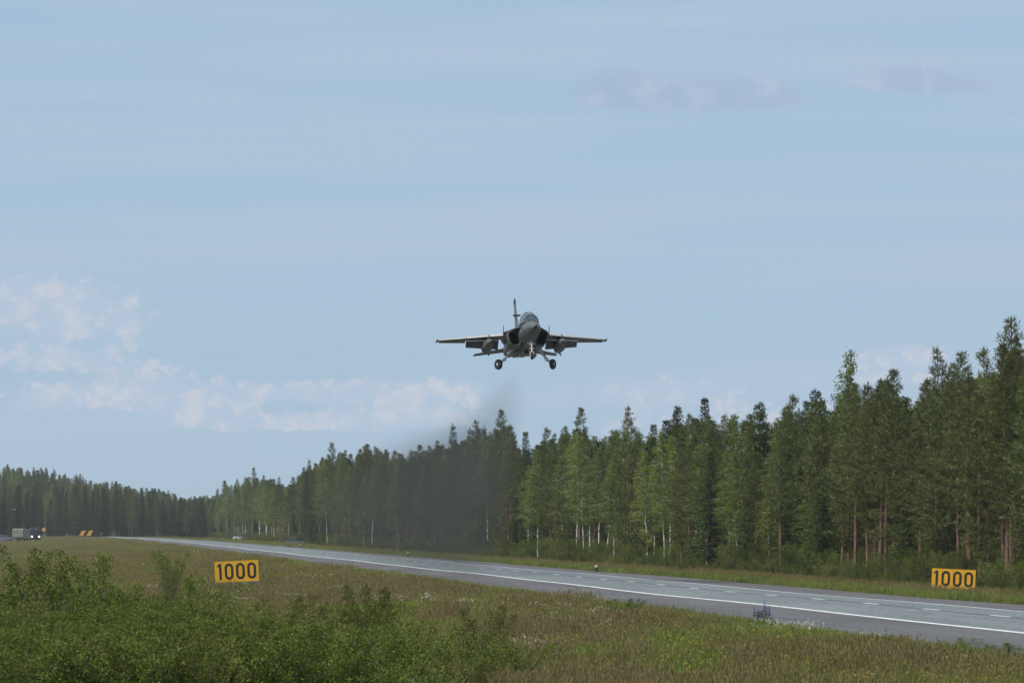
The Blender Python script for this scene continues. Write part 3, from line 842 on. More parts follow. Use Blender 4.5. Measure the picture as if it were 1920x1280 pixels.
# lupin beside the asphalt
LX = 22.2; LY = on_x(1430, LX)
lup = thing('lupin', 'flowering lupin with purple spikes at the near asphalt edge', 'plant', (LX, LY, ground_z(LX, LY)))
fol = MB()
for _ in range(700):
    c = rvec(U(0, .42)); c.z = abs(c.z) * 1.6 + .05
    diamond(fol, c, rvec() + Vector((0, 0, .5)), U(.07, .13), U(.03, .045))
fol.build('foliage', LEAF_BUSH, lup)
for x, y, h in ((-.26, 0, .80), (-.12, .1, .74), (.04, -.05, .98), (.12, .1, .84), (.2, 0, .82), (-.02, .12, .70)):
    st = MB(); st.tube([(x * .3, y * .3, 0), (x, y, h * .6), (x * 1.05, y, h)], [.008, .007, .004], 4); s = st.build('stem', LEAF_BUSH, lup)
    sp = MB()
    for k in range(46):
        t = k / 46; a = k * 2.4; r = .045 * (1 - t * .75)
        diamond(sp, Vector((x + math.cos(a) * r * .4, y + math.sin(a) * r * .4, h * (.62 + .42 * t))), Vector((math.cos(a), math.sin(a), .8)), r * 1.3, .03)
    sp.build('flower_spike', PURPLE, s)

# ------------------------------------------------------------------ jet trainer
def jet_paint():
    m = bpy.data.materials.new('jet_paint'); m.use_nodes = True
    nt = NT(m.node_tree); b = nt.n['Principled BSDF']
    tc = nt.new('ShaderNodeTexCoord'); x, y, z = nt.sep(tc.outputs['Object'])
    n = nt.noise(tc.outputs['Object'], 1.6, 6, .65)
    st = nt.noise(nt.xyz(nt.m('MULTIPLY', x, 6.0), nt.m('MULTIPLY', y, .8), nt.m('MULTIPLY', z, 6.0)), 1.0, 5, .65)
    c = nt.mix(nt.ss(n, .3, .7), (.104, .113, .122), (.074, .082, .088))
    c = nt.mix(nt.m('MULTIPLY', nt.ss(st, .52, .75), .35), c, (.10, .10, .10))
    # panel joints
    fy = nt.m('ABSOLUTE', nt.m('SUBTRACT', nt.m('FRACT', nt.m('MULTIPLY', y, 1.35)), .5))
    fx = nt.m('ABSOLUTE', nt.m('SUBTRACT', nt.m('FRACT', nt.m('MULTIPLY', x, 1.1)), .5))
    ln = nt.m('MAXIMUM', nt.ss(fy, .016, .008), nt.ss(fx, .013, .007))
    c = nt.mix(nt.m('MULTIPLY', ln, .55), c, (.06, .06, .062))
    nt.l.new(c, b.inputs['Base Color']); b.inputs['Roughness'].default_value = .48
    return m
JET = jet_paint()
JSUNLIT = mat('slat_sunlit_paint', (.42, .41, .39), .42, scale=2.5, var=.1)  # jet grey with sunlight on the drooped slats painted in; pylons share it
DARK = mat('black_rubber', (.02, .02, .021), .75, var=.15)
DUCT = mat('duct_interior', (.07, .065, .06), .6, var=.15)
GEAR = mat('gear_white', (.62, .62, .60), .4, var=.12, scale=8)
STEEL = mat('bare_steel', (.4, .4, .4), .3, metal=.9)
HUB = mat('wheel_hub', (.55, .53, .50), .45, var=.2, scale=14)
BAY = mat('gear_bay', (.11, .115, .11), .6, var=.2, scale=6)
SEAT = mat('seat_dark', (.03, .035, .035), .7)
HELM = mat('helmet_grey', (.16, .17, .165), .35)
SUIT = mat('flight_suit', (.05, .06, .045), .85)
def glass_mat(name, tint, refl=.10):
    m = bpy.data.materials.new(name); m.use_nodes = True
    nt = NT(m.node_tree); nt.n.remove(nt.n['Principled BSDF']); out = nt.n['Material Output']
    t = nt.new('ShaderNodeBsdfTransparent'); t.inputs[0].default_value = tint + (1,)
    g = nt.new('ShaderNodeBsdfGlossy'); g.inputs['Roughness'].default_value = .06
    fr = nt.new('ShaderNodeFresnel'); fr.inputs[0].default_value = 1.5
    tc = nt.new('ShaderNodeTexCoord')
    n = nt.noise(tc.outputs['Object'], 5.0, 4, .6)
    mx = nt.new('ShaderNodeMixShader'); nt.l.new(nt.m('ADD', nt.m('MULTIPLY', fr.outputs[0], .9), nt.m('MULTIPLY', n, refl)), mx.inputs[0])
    nt.l.new(t.outputs[0], mx.inputs[1]); nt.l.new(g.outputs[0], mx.inputs[2]); nt.l.new(mx.outputs[0], out.inputs['Surface'])
    return m
CANOPY = glass_mat('canopy_glass', (.95, .96, .97), .34)

def se(hw, zc, zt, zb, y, e=2.4, eb=None, cx=0.0, shear=0.0, n=28):
    """one cross-section ring, rounded box of exponent e (lower half eb)"""
    out = []
    for k in range(n):
        a = 2 * math.pi * k / n; c, s = math.cos(a), math.sin(a)
        ee = e if s >= 0 else (eb or e)
        x = hw * math.copysign(abs(c) ** (2 / ee), c); z = math.copysign(abs(s) ** (2 / ee), s)
        z = zc + (z * (zt - zc) if s >= 0 else z * (zc - zb))
        out.append(Vector((cx + x + shear * (z - zt), y, z)))
    return out
JY = 257.0; JX = x_at(983, JY); JZ = z_at(983, 632, JY)
JROT = Euler((R(7.4), R(0.5), math.pi))          # nose up, flying along the runway towards the camera
def build_jet():
    J = thing('jet_trainer', 'grey twin engined jet trainer climbing towards the camera with landing gear down', 'aircraft', (JX, JY, JZ))
    J.rotation_euler = JROT
    # fuselage
    mb = MB()
    prof = [(6.22, .035, -.455, -.42, -.49), (6.05, .10, -.45, -.35, -.55), (5.7, .21, -.42, -.21, -.65), (5.2, .33, -.37, -.04, -.74), (4.6, .44, -.30, .13, -.81), (4.0, .50, -.24, .27, -.86),
            (3.2, .54, -.2, .37, -.89), (2.2, .56, -.2, .42, -.93), (1.0, .58, -.15, .62, -.95), (-.4, .60, -.12, .70, -.90), (-1.8, .66, -.1, .66, -.74), (-3.2, .7, -.05, .58, -.55), (-4.5, .62, 0, .42, -.42), (-4.9, .55, .02, .32, -.3)]
    mb.loft([se(w_, zc, zt, zb, y, 2.1, 1.55 if y > -2 else 2.0) for y, w_, zc, zt, zb in prof])
    o = mb.build('fuselage', JET, J, recalc=True); edge_smooth(o, 50)
    mb = MB(); mb.lathe([(0, .105), (.12, .085), (.22, .05), (.30, .02), (.75, .012)], (0, 6.04, -.452), (0, 1, -.03), 12)
    edge_smooth(mb.build('nose_probe', DARK, J), 40)
    # intakes
    for sx in (-1, 1):
        def ring(y, k=1.0, hw=.36, cx=.86, zt=.07, zb=-.86, sh=.24, e=3.4):
            return [Vector((p.x * sx, p.y, p.z)) for p in se(hw * k, (zt + zb) / 2, (zt + zb) / 2 + (zt - zb) / 2 * k, (zt + zb) / 2 - (zt - zb) / 2 * k, y, e, 2.7, cx, sh)]
        mb = MB()
        mb.loft([ring(1.95, .80), ring(2.0, .86), ring(1.98, .93), ring(1.80, .99), ring(1.2, 1.02), ring(.2, 1.0, .36, .72, .09, -.66), ring(-1.4, 1.0, .36, .52, .12, -.48, .15, 2.8), ring(-3.2, .95, .40, .52, .3, -.6, .05, 2.4), ring(-4.7, .8, .40, .42, .32, -.4, 0, 2.1)], cap0=False)
        o = mb.build('intake_nacelle', JET, J, recalc=True); edge_smooth(o, 50)
        d = MB(); d.loft([ring(1.952, .80), ring(1.5, .76), ring(.6, .66, .36, .8), ring(-.8, .5, .36, .7)], cap0=False)
        edge_smooth(d.build('duct', DUCT, o), 50)
        # leading edge extension above the intake, a thin sharp shelf
        mb = MB()
        ol = [(.40, 3.35), (.62, 2.75), (.86, 2.15), (1.10, 1.55), (1.30, .95), (1.34, -.3), (.4, -.6)]
        cen = Vector((.4, .2, .16)); n = len(ol)
        top = [Vector((x * sx, y, .12)) for x, y in ol]; bot = [Vector((x * sx, y, .075)) for x, y in ol]
        mb.poly(top if sx > 0 else top[::-1]); mb.poly(bot[::-1] if sx > 0 else bot)
        for i in range(n): mb.poly([bot[i], bot[(i + 1) % n], top[(i + 1) % n], top[i]])
        mb.build('root_extension', JET, J, recalc=True)
        # blended shoulder between spine and shelf
        mb = MB()
        mb.loft([[Vector((a * sx, y, zz)) for a, zz in ((.3, .1), (w_, .11), (w_ * .72, .20), (.42, h), (.25, h + .02))] for y, w_, h in ((2.9, .5, .25), (2.0, .85, .36), (1.0, 1.2, .46), (-.5, 1.3, .5), (-2.2, 1.1, .45), (-3.6, .75, .4))])
        edge_smooth(mb.build('shoulder', JET, J, recalc=True), 40)
        mb = MB(); mb.prism([(0, 0), (.30, 0), (.12, .36), (.04, .36)], -.012, .012, lambda a, b, c: (sx * (1.30 + c), 1.0 + .35 - a, .10 + b))
        mb.build('fence', DARK, J, recalc=True)
        # wing: box, drooped slats, lowered flap, aileron
        def chord(x): t = (x - 1.0) / 3.86; return (1.38 - 2.38 * t, 3.15 - 2.15 * t, .21 - .15 * t)     # leading edge, chord, thickness
        def sect(x, a, b, n=6):
            le, c, th = chord(x)
            def h(u): return th * 2.6 * (.2969 * math.sqrt(u) - .126 * u - .3516 * u * u + .2843 * u ** 3 - .1015 * u ** 4) / .6 * .62
            us = [a + (b - a) * k / n for k in range(n + 1)]
            return [Vector((sx * x, le - c * u, h(u) + .045)) for u in us] + [Vector((sx * x, le - c * u, -h(u) * .75 + .045)) for u in reversed(us)]
        def panel(name, m, xs, a, b, ang=0, pivot=None, drop=0, parent=J):
            mb = MB(); rings = [sect(x, a, b) for x in xs]
            if ang:
                for x, r_ in zip(xs, rings):
                    le, c, th = chord(x); pv = Vector((sx * x, le - c * pivot, .03)); q = Matrix.Rotation(R(ang), 3, 'X')
                    for k in range(len(r_)): r_[k] = pv + q @ (r_[k] - pv) + Vector((0, 0, -drop))
            mb.loft(rings); o_ = mb.build(name, m, parent, recalc=True); edge_smooth(o_, 40); return o_
        wg = panel('wing', JET, [.9, 2.0, 3.2, 4.82], .115, .74)
        panel('leading_edge_slat', JSUNLIT, [1.32, 2.2, 3.28], .0, .118, -24, .118)
        panel('leading_edge_slat', JSUNLIT, [3.30, 4.0, 4.80], .0, .118, -22, .118)
        panel('flap', JET, [1.36, 2.3, 3.2], .75, 1.0, 38, .75, .03)
        panel('aileron', JET, [3.23, 4.0, 4.72], .745, 1.0, 6, .745)
        mb = MB(); mb.loft([[Vector((sx * x, y, z)) for y, z in ((-.90 - .1 * k, .045), (-1.2, .045 + .05 * s), (-2.02, .045), (-1.2, .045 - .05 * s))] for x, s, k in ((4.822, 1, 0), (4.90, .6, 1.0))]); mb.build('wing_tip', DARK, J, recalc=True)
        # drop tank on its pylon
        mb = MB(); mb.lathe([(2.05, .015), (1.95, .07), (1.7, .15), (1.3, .235), (.7, .30), (0, .315), (-.7, .30), (-1.3, .22), (-1.8, .10), (-1.95, .03)], (sx * 2.08, -.35, -.46), (0, 1, -.02), 20)
        tk = mb.build('drop_tank', JET, J); edge_smooth(tk, 40)
        for a in (45, 135, 225, 315):
            mb = MB(); mb.box((sx * 2.08 + math.cos(R(a)) * .2, -2.05, -.44 + math.sin(R(a)) * .2), (.34, .4, .015), (0, -R(a), 0))
            mb.build('tank_fin', JET, tk)
        mb = MB(); mb.prism([(1.0, .02), (.8, -.2), (-1.1, -.2), (-1.3, .02)], -.045, .045, lambda a, b, c: (sx * 2.08 + c, a - .3, b)); mb.build('pylon', JSUNLIT, J, recalc=True)
        # tailplane
        mb = MB()
        def ts(x, le, c, th, z): return [Vector((sx * x, le, z)), Vector((sx * x, le - c * .35, z + th)), Vector((sx * x, le - c, z)), Vector((sx * x, le - c * .35, z - th))]
        mb.loft([ts(.55, -3.55, 1.75, .06, .02), ts(2.42, -4.75, .85, .03, -.16)]); mb.build('tailplane', JET, J, recalc=True)
        # nozzle
        mb = MB(); mb.lathe([(0, .36), (-.5, .30), (-.55, .27), (-.3, .26)], (sx * .38, -4.75, .0), (0, 1, 0), 18); edge_smooth(mb.build('nozzle', STEEL, J), 40)
        # main gear: strut splayed outward, trailing wheel, door and side brace
        top = Vector((sx * .74, .45, -.66)); knee = Vector((sx * 1.20, .42, -1.36)); hub = Vector((sx * 1.55, .40, -1.63))
        mb = MB(); mb.tube([top, top.lerp(knee, .55)], [.12, .11], 10); mb.tube([top.lerp(knee, .5), knee], [.075, .07], 10); mb.tube([knee, hub], [.07, .06], 8)
        mb.tube([top + Vector((sx * -.25, .35, .0)), top.lerp(knee, .6)], [.035, .03], 8)
        mb.tube([top + Vector((sx * -.2, -.3, .0)), top.lerp(knee, .85)], [.03, .03], 8)
        mb.tube([knee + Vector((0, .05, .05)), hub.lerp(knee, .3)], [.07, .06], 8); mb.box(knee, (.16, .2, .16), (0, .5 * sx, 0))
        gear = mb.build('main_gear', GEAR, J); edge_smooth(gear, 40)
        ax = Vector((sx * .84, .54, -.05)).normalized()
        mb = MB(); mb.lathe([(-.10, .17), (-.105, .24), (-.075, .285), (0, .30), (.075, .285), (.105, .24), (.10, .17)], hub, ax, 24); edge_smooth(mb.build('tyre', DARK, gear), 50)
        mb = MB(); mb.lathe([(-.09, .175), (.085, .178), (.06, .12), (.10, .07), (.11, .03)], hub, ax, 18); edge_smooth(mb.build('rim', HUB, gear), 30)
        mb = MB(); mb.box((sx * 1.02, .30, -.98), (.03, .5, .46), (0, sx * -.55, 0)); mb.build('gear_door', JET, gear)
        mb = MB(); mb.box((sx * .46, .1, -1.02), (.03, 1.1, .42), (0, -sx * .95, 0)); mb.build('gear_door', JET, gear)
        mb = MB(); mb.box((sx * .64, .3, -.70), (.46, 1.1, .20)); mb.build('gear_bay', BAY, gear)
        mb = MB(); mb.tube([top + Vector((sx * .08, .1, .0)), top.lerp(knee, .5) + Vector((sx * .07, .1, 0)), knee + Vector((sx * .05, .1, 0))], .014, 5); mb.build('hose', DARK, gear)
    # fin
    mb = MB()
    def fs(z, le, c, th): return [Vector((0, le, z)), Vector((th, le - c * .35, z)), Vector((0, le - c, z)), Vector((-th, le - c * .35, z))]
    mb.loft([fs(.35, -1.9, 2.9, .10), fs(1.0, -2.75, 2.05, .085), fs(2.72, -4.15, 1.12, .045)]); mb.build('fin', JET, J, recalc=True)
    mb = MB(); mb.loft([fs(2.723, -4.12, 1.2, .055), fs(2.95, -4.3, 1.1, .05), fs(3.08, -4.55, .8, .03)]); mb.build('fin_cap', DARK, J, recalc=True)
    mb = MB(); mb.box((0, -3.75, 1.92), (.42, .35, .045)); mb.build('warning_antenna', DARK, J)
    # spine fairing behind the canopy
    mb = MB(); mb.loft([se(.36, .4, 1.0, .2, .95, 2), se(.34, .4, .95, .2, .2, 2), se(.3, .4, .82, .2, -1.2, 2), se(.2, .4, .62, .2, -3.2, 2)]); edge_smooth(mb.build('spine', JET, J, recalc=True), 50)
    # canopy: front arch, clear shell, frames
    def arch(y, hw, zb, zt, n=14, k=1.0):
        return [Vector((hw * k * math.copysign(abs(math.cos(t)) ** .85, math.cos(t)), y, zb + (zt - zb) * k * math.sin(t) ** .9)) for t in (math.pi * i / n for i in range(n + 1))]
    shell = [(4.35, .18, .16, .22), (4.15, .30, .17, .38), (3.75, .41, .2, .62), (3.2, .465, .24, .84), (2.5, .49, .28, 1.00), (1.9, .48, .32, 1.06), (1.3, .44, .36, 1.03), (.9, .40, .38, .97)]
    mb = MB(); mb.loft([arch(*s) for s in shell], False, False, close=False); cn = mb.build('canopy', CANOPY, J, smooth=True)
    for s, r in ((shell[2], .03), (shell[4], .022), (shell[7], .03)):
        mb = MB(); mb.tube(arch(*s), r, 6); edge_smooth(mb.build('canopy_frame', JET, cn), 50)
    for sx in (-1, 1):
        mb = MB(); mb.tube([Vector((sx * s[1] * 1.0, s[0], s[2])) for s in shell], .03, 6); edge_smooth(mb.build('canopy_frame', JET, cn), 50)
    mb = MB(); mb.box((0, 3.78, .36), (.5, .5, .14)); mb.box((0, 3.62, .48), (.22, .22, .14)); mb.build('instrument_coaming', SEAT, J)
    for y, z in ((2.72, .40), (1.45, .42)):
        mb = MB(); mb.box((0, y - .12, z + .05), (.42, .16, .75), (R(-14), 0, 0)); mb.box((0, y - .2, z + .42), (.30, .2, .2)); mb.build('ejection_seat', SEAT, J)
    # nose gear
    mb = MB(); A = Vector((0, 3.72, -.72)); B = Vector((0, 3.82, -1.50))
    mb.tube([A, A.lerp(B, .6)], [.06, .055], 10); mb.tube([A.lerp(B, .55), B], .038, 8)
    mb.tube([A + Vector((0, -.6, .05)), A.lerp(B, .5)], .03, 6); mb.box(A.lerp(B, .38), (.36, .06, .05)); mb.box(A.lerp(B, .75), (.24, .08, .045))
    for sx in (-1, 1): mb.tube([B + Vector((sx * .02, 0, .05)), B + Vector((sx * .10, .02, -.04)), B + Vector((sx * .10, .06, -.24))], .022, 6)
    ng = mb.build('nose_gear', GEAR, J); edge_smooth(ng, 40)
    C = B + Vector((0, .06, -.24))
    mb = MB(); mb.lathe([(-.06, .11), (-.07, .16), (-.045, .20), (.045, .20), (.07, .16), (.06, .11)], C, (1, .08, 0), 20); edge_smooth(mb.build('tyre', DARK, ng), 50)
    mb = MB(); mb.lathe([(-.055, .115), (.055, .115)], C, (1, .08, 0), 14); mb.build('rim', HUB, ng)
    for sx in (-1, 1):
        mb = MB(); mb.lathe([(0, .05), (.05, .055), (.055, .03)], A.lerp(B, .38) + Vector((sx * .13, .03, -.02)), (0, 1, 0), 12); mb.build('landing_light', STEEL, ng)
        mb = MB(); mb.box((sx * .20, 3.35, -.92), (.025, .5, .2), (0, -sx * .35, 0)); mb.build('gear_door', JET, ng)
    mb = MB(); mb.box((0, 3.6, -.80), (.30, .95, .12)); mb.build('gear_bay', BAY, ng)
    # low visibility roundel and a white stencil on the nose side, belly blade aerials
    mb = MB(); mb.lathe([(0, .15), (.012, .15), (.013, .09), (.001, .09)], (.512, 3.55, -.12), (1, 0.06, .12), 20); mb.build('roundel', DARK, J)
    mb = MB(); mb.box((.535, 3.55, -.27), (.012, .26, .08)); mb.build('stencil', mat('stencil_white', (.7, .7, .68), .5), J)
    mb = MB(); mb.lathe([(0, .09), (.2, .12), (.4, .06)], (0, .9, -1.03), (0, 1, 0), 12); mb.build('belly_beacon', DARK, J)
    # pilot in the front seat
    P = thing('person', 'pilot in grey helmet and dark flight suit in the front cockpit seat', 'person', (JX, JY, JZ)); P.rotation_euler = JROT
    mb = MB()
    mb.loft([[Vector((w_ * math.cos(t), y + d * math.sin(t), z)) for t in (2 * math.pi * k / 14 for k in range(14))] for z, w_, d, y in ((.08, .18, .12, 2.8), (.3, .2, .13, 2.78), (.5, .23, .12, 2.78), (.58, .17, .1, 2.78), (.62, .07, .07, 2.8), (.68, .065, .07, 2.82), (.72, .085, .1, 2.84), (.80, .10, .12, 2.84), (.86, .09, .11, 2.83), (.9, .04, .05, 2.82))])
    for sx in (-1, 1): mb.tube([(sx * .2, 2.78, .52), (sx * .29, 2.9, .3), (sx * .18, 3.25, .26), (sx * .14, 3.34, .28)], [.065, .055, .045, .03], 8)
    edge_smooth(mb.build('body', SUIT, P), 60)
    mb = MB(); mb.lathe([(-.13, .06), (-.1, .115), (-.03, .145), (.05, .14), (.11, .10), (.145, .03)], (0, 2.83, .80), (0, -.1, 1), 16); hm = mb.build('helmet', HELM, P, smooth=True)
    mb = MB(); mb.loft([[Vector((x, y, z)) for x in (-.11, -.06, 0, .06, .11) for y in (2.83 + math.sqrt(max(0, .155 ** 2 - x * x)),)] for z in (.76, .84)], False, False, close=False); mb.build('visor', DARK, hm)
    mb = MB(); mb.tube([(0, 2.93, .74), (0, 3.0, .68), (0, 2.98, .58)], [.05, .05, .03], 8); mb.build('oxygen_mask', DARK, hm)
build_jet()

# ------------------------------------------------------------------ exhaust smoke of the climbing jet
def build_smoke():
    L = 175.0
    mb = MB()
    def cen(s): return interp([(0, 11.0), (8, 8.2), (20, 5.2), (45, 4.8), (90, 4.8), (175, 3.6)], s)
    def hz(s): return interp([(0, 1.4), (8, 4.2), (20, 6.2), (45, 6.0), (90, 5.6), (175, 4.2)], s)
    def wx(s): return interp([(0, .9), (8, 1.5), (20, 2.3), (45, 3.4), (90, 4.8), (175, 6)], s)
    S = [0, 3, 8, 14, 20, 32, 45, 65, 90, 120, 150, 175]; rings = []
    for s in S:
        rings.append([Vector((wx(s) * math.cos(t) + 0.5 * mnoise.noise((s * .1, t, 0)), s, max(.12 - JZ + 13 - 13, -1e9) if False else max(.15, cen(s) + hz(s) * math.sin(t)))) for t in (2 * math.pi * k / 20 for k in range(20))])
    mb.loft(rings)
    m = bpy.data.materials.new('thin_smoke'); m.use_nodes = True
    nt = NT(m.node_tree); nt.n.remove(nt.n['Principled BSDF']); out = nt.n['Material Output']
    pv = nt.new('ShaderNodeVolumePrincipled'); pv.inputs['Color'].default_value = (.13, .135, .135, 1)
    pv.inputs['Anisotropy'].default_value = 0.2
    tc = nt.new('ShaderNodeTexCoord'); x, y, z = nt.sep(tc.outputs['Object'])
    def curve(pts):
        nd = nt.new('ShaderNodeFloatCurve'); cv = nd.mapping.curves[0]
        nd.mapping.clip_max_y = 1; top = max(b for a, b in pts)
        while len(cv.points) < len(pts): cv.points.new(.5, .5)
        for p, (a, b) in zip(cv.points, pts): p.location = (a / L, b / top); p.handle_type = 'VECTOR'
        nd.mapping.update(); nt.l.new(nt.m('DIVIDE', y, L), nd.inputs['Value'])
        return nt.m('MULTIPLY', nd.outputs[0], top)
    cz = curve([(s, cen(s)) for s in S]); hh = curve([(s, hz(s)) for s in S]); ww = curve([(s, wx(s)) for s in S])
    dx = nt.m('DIVIDE', x, ww); dz = nt.m('DIVIDE', nt.m('SUBTRACT', z, cz), hh)
    r2 = nt.m('ADD', nt.m('MULTIPLY', dx, dx), nt.m('MULTIPLY', dz, dz))
    fall = nt.ss(r2, 1.0, .05)
    n = nt.noise(nt.xyz(nt.m('MULTIPLY', x, .35), nt.m('MULTIPLY', y, .12), nt.m('MULTIPLY', z, .28)), 1.0, 3, .6, .4)
    amp = curve([(0, .026), (3, .022), (8, .024), (14, .034), (20, .044), (32, .042), (45, .032), (65, .022), (90, .016), (120, .010), (150, .004), (175, .0)])
    nt.l.new(nt.m('MULTIPLY', nt.m('MULTIPLY', fall, amp), nt.ss(n, .25, .75, .38, 1.3)), pv.inputs['Density'])
    nt.l.new(pv.outputs[0], out.inputs['Volume'])
    o = mb.build('exhaust_smoke', m, recalc=True)
    o.location = (JX, JY + 5.2, 0)
    tag(o, 'thin dark exhaust smoke trailing down behind the jet over the runway', kind='stuff')
build_smoke()

# ------------------------------------------------------------------ 1000 boards
BOARD = mat('sign_yellow', (.80, .43, .012), .5, scale=2.2, col2=(.72, .36, .012))
def rusty_board():
    m = mat('sign_yellow_rusty', (.80, .43, .012), .55, scale=2.2, col2=(.70, .33, .012)); nt = NT(m.node_tree); b = nt.n['Principled BSDF']
    old = b.inputs['Base Color'].links[0].from_socket
    tc = nt.new('ShaderNodeTexCoord'); x, y, z = nt.sep(tc.outputs['Object'])
    n = nt.noise(tc.outputs['Object'], 5.0, 5, .7)
    t = nt.ss(nt.m('SUBTRACT', nt.m('MULTIPLY', n, 1.1), nt.m('MULTIPLY', z, .75)), .30, .50)
    nt.l.new(nt.mix(nt.m('MULTIPLY', t, .7), old, (.42, .17, .06)), b.inputs['Base Color']); return m
DIGIT = mat('sign_digit', (.022, .016, .014), .6)
POST = mat('grey_timber', (.17, .16, .15), .85, scale=4)
def number_board(label, px, Y, py_bottom, wd, ht, roll, m, yaw, xs, beam):
    X = x_at(px, Y); zb = z_at(px, py_bottom, Y); gz = ground_z(X, Y)
    t = thing('number_board', label, 'sign', (X, Y, gz), yaw, 'distance boards on both sides of the runway')
    b = zb - gz; q = Matrix.Rotation(roll, 3, 'Y'); piv = Vector((0, 0, b + ht / 2))
    def fr(x, y, z): return tuple(q @ (Vector((x, y, z)) - piv) + piv)
    mb = MB(); mb.prism([(-wd / 2, b), (wd / 2, b), (wd / 2, b + ht), (-wd / 2, b + ht)], 0, .03, lambda a, c, d: fr(a, d, c)); pn = mb.build('panel', m, t, recalc=True)
    for k in (-1, 1):
        mb = MB(); mb.prism([(k * wd * .36 - .05, -.2), (k * wd * .36 + .05, -.2), (k * wd * .36 + .05, b + ht * .9), (k * wd * .36 - .05, b + ht * .9)], .032, .11, lambda a, c, d: (a, d, c))
        mb.build('post', POST, t, recalc=True)
    if beam:
        mb = MB(); mb.prism([(-wd / 2 - .12, b - .11), (wd / 2 + .14, b - .11), (wd / 2 + .14, b - .02), (-wd / 2 - .12, b - .02)], -.05, .02, lambda a, c, d: fr(a, d, c)); mb.build('bottom_beam', POST, t, recalc=True)
    h0 = b + ht * .12; h1 = b + ht * .90; s = wd * .055
    for i, cx in enumerate(xs):
        x = -wd / 2 + cx * wd; mb = MB()
        if i == 0:
            for ol in ([(x - s / 2, h0), (x + s / 2, h0), (x + s / 2, h1), (x - s / 2, h1)],
                       [(x - s / 2 - wd * .045, h1 - ht * .17), (x - s / 2 - wd * .048, h1 - ht * .12), (x - s / 2, h1), (x - s / 2, h1 - ht * .14)]):
                mb.prism(ol, -.006, -.001, lambda a, c, d: fr(a, d, c))
        else:
            W = wd * .2 / 2; r = W; n = 12
            def ringpts(w_, top, bot):
                return [(x + w_ * math.cos(a), top - w_ + w_ * math.sin(a)) for a in (math.pi * k / n for k in range(n + 1))] + [(x + w_ * math.cos(a), bot + w_ + w_ * math.sin(a)) for a in (math.pi + math.pi * k / n for k in range(n + 1))]
            o_, i_ = ringpts(W, h1, h0), ringpts(W - s, h1 - s * 1.05, h0 + s * 1.05); k = len(o_)
            vs = [fr(a, -.006, c) for a, c in o_ + i_] + [fr(a, -.001, c) for a, c in o_ + i_]
            fs = []
            for j in range(k):
                j2 = (j + 1) % k
                fs += [(j, j2, k + j2, k + j), (j, 2 * k + j, 2 * k + j2, j2), (k + j, k + j2, 3 * k + j2, 3 * k + j)]
            mb.faces(vs, fs)
        mb.build('numeral', DIGIT, t, recalc=True)
number_board('clean yellow 1000 board on the near meadow left of the runway', 444, 227, 1090, 2.17, 1.04, R(-3.0), BOARD, R(-2), (.125, .325, .585, .845), True)
number_board('rust streaked yellow 1000 board beside the forest right of the runway', 1787.5, 227, 1103.5, 2.2, 1.0, R(3.0), rusty_board(), R(-11), (.115, .32, .585, .845), False)

# ------------------------------------------------------------------ small things along the strip
LENS = mat('lamp_lens', (.42, .42, .40), .2)
def edge_light(px, label):
    X = XC + HALF - .7; Y = on_x(px, X)
    t = thing('runway_edge_light', label, 'runway light', (X, Y, road_z(X, Y) + .001), 0, 'edge lights along the far side of the runway')
    mb = MB(); mb.lathe([(0, .17), (.05, .17), (.07, .11), (.20, .10)], (0, 0, 0), (0, 0, 1), 12); mb.build('base', DARK, t)
    mb = MB(); mb.tube([(0, 0, .19), (0, 0, .30)], .05, 8); mb.build('stem', DARK, t)
    mb = MB(); mb.lathe([(.29, .10), (.33, .12), (.42, .11), (.47, .06), (.48, .01)], (0, 0, 0), (0, 0, 1), 12); mb.build('lens', LENS, t)
edge_light(1118, 'nearest small runway edge light on the far asphalt side')
edge_light(765, 'second small runway edge light, below the left part of the smoke')
edge_light(563, 'third small runway edge light, near the dark car')

OLIVE = mat('olive_paint', (.055, .06, .045), .55, scale=1.2, col2=(.03, .03, .03))
CAMO_G = mat('grey_canvas', (.15, .155, .15), .8, scale=1.0, col2=(.09, .1, .085))
CARGLASS = mat('dark_glass', (.02, .03, .035), .1)
LAMP = bpy.data.materials.new('headlamp_on'); LAMP.use_nodes = True
_b = LAMP.node_tree.nodes['Principled BSDF']; _b.inputs['Emission Color'].default_value = (1, .93, .78, 1); _b.inputs['Emission Strength'].default_value = 6.0
def wheel(parent, x, y, r=.52, w_=.3):
    mb = MB(); mb.lathe([(-w_ / 2, r * .55), (-w_ / 2, r * .9), (-w_ * .35, r), (w_ * .35, r), (w_ / 2, r * .9), (w_ / 2, r * .55)], (x, y, r), (1, 0, 0), 18); tw = mb.build('wheel', DARK, parent)
    mb = MB(); mb.lathe([(-w_ * .4, r * .56), (w_ * .4, r * .56)], (x, y, r), (1, 0, 0), 12); mb.build('rim', HUB, tw)
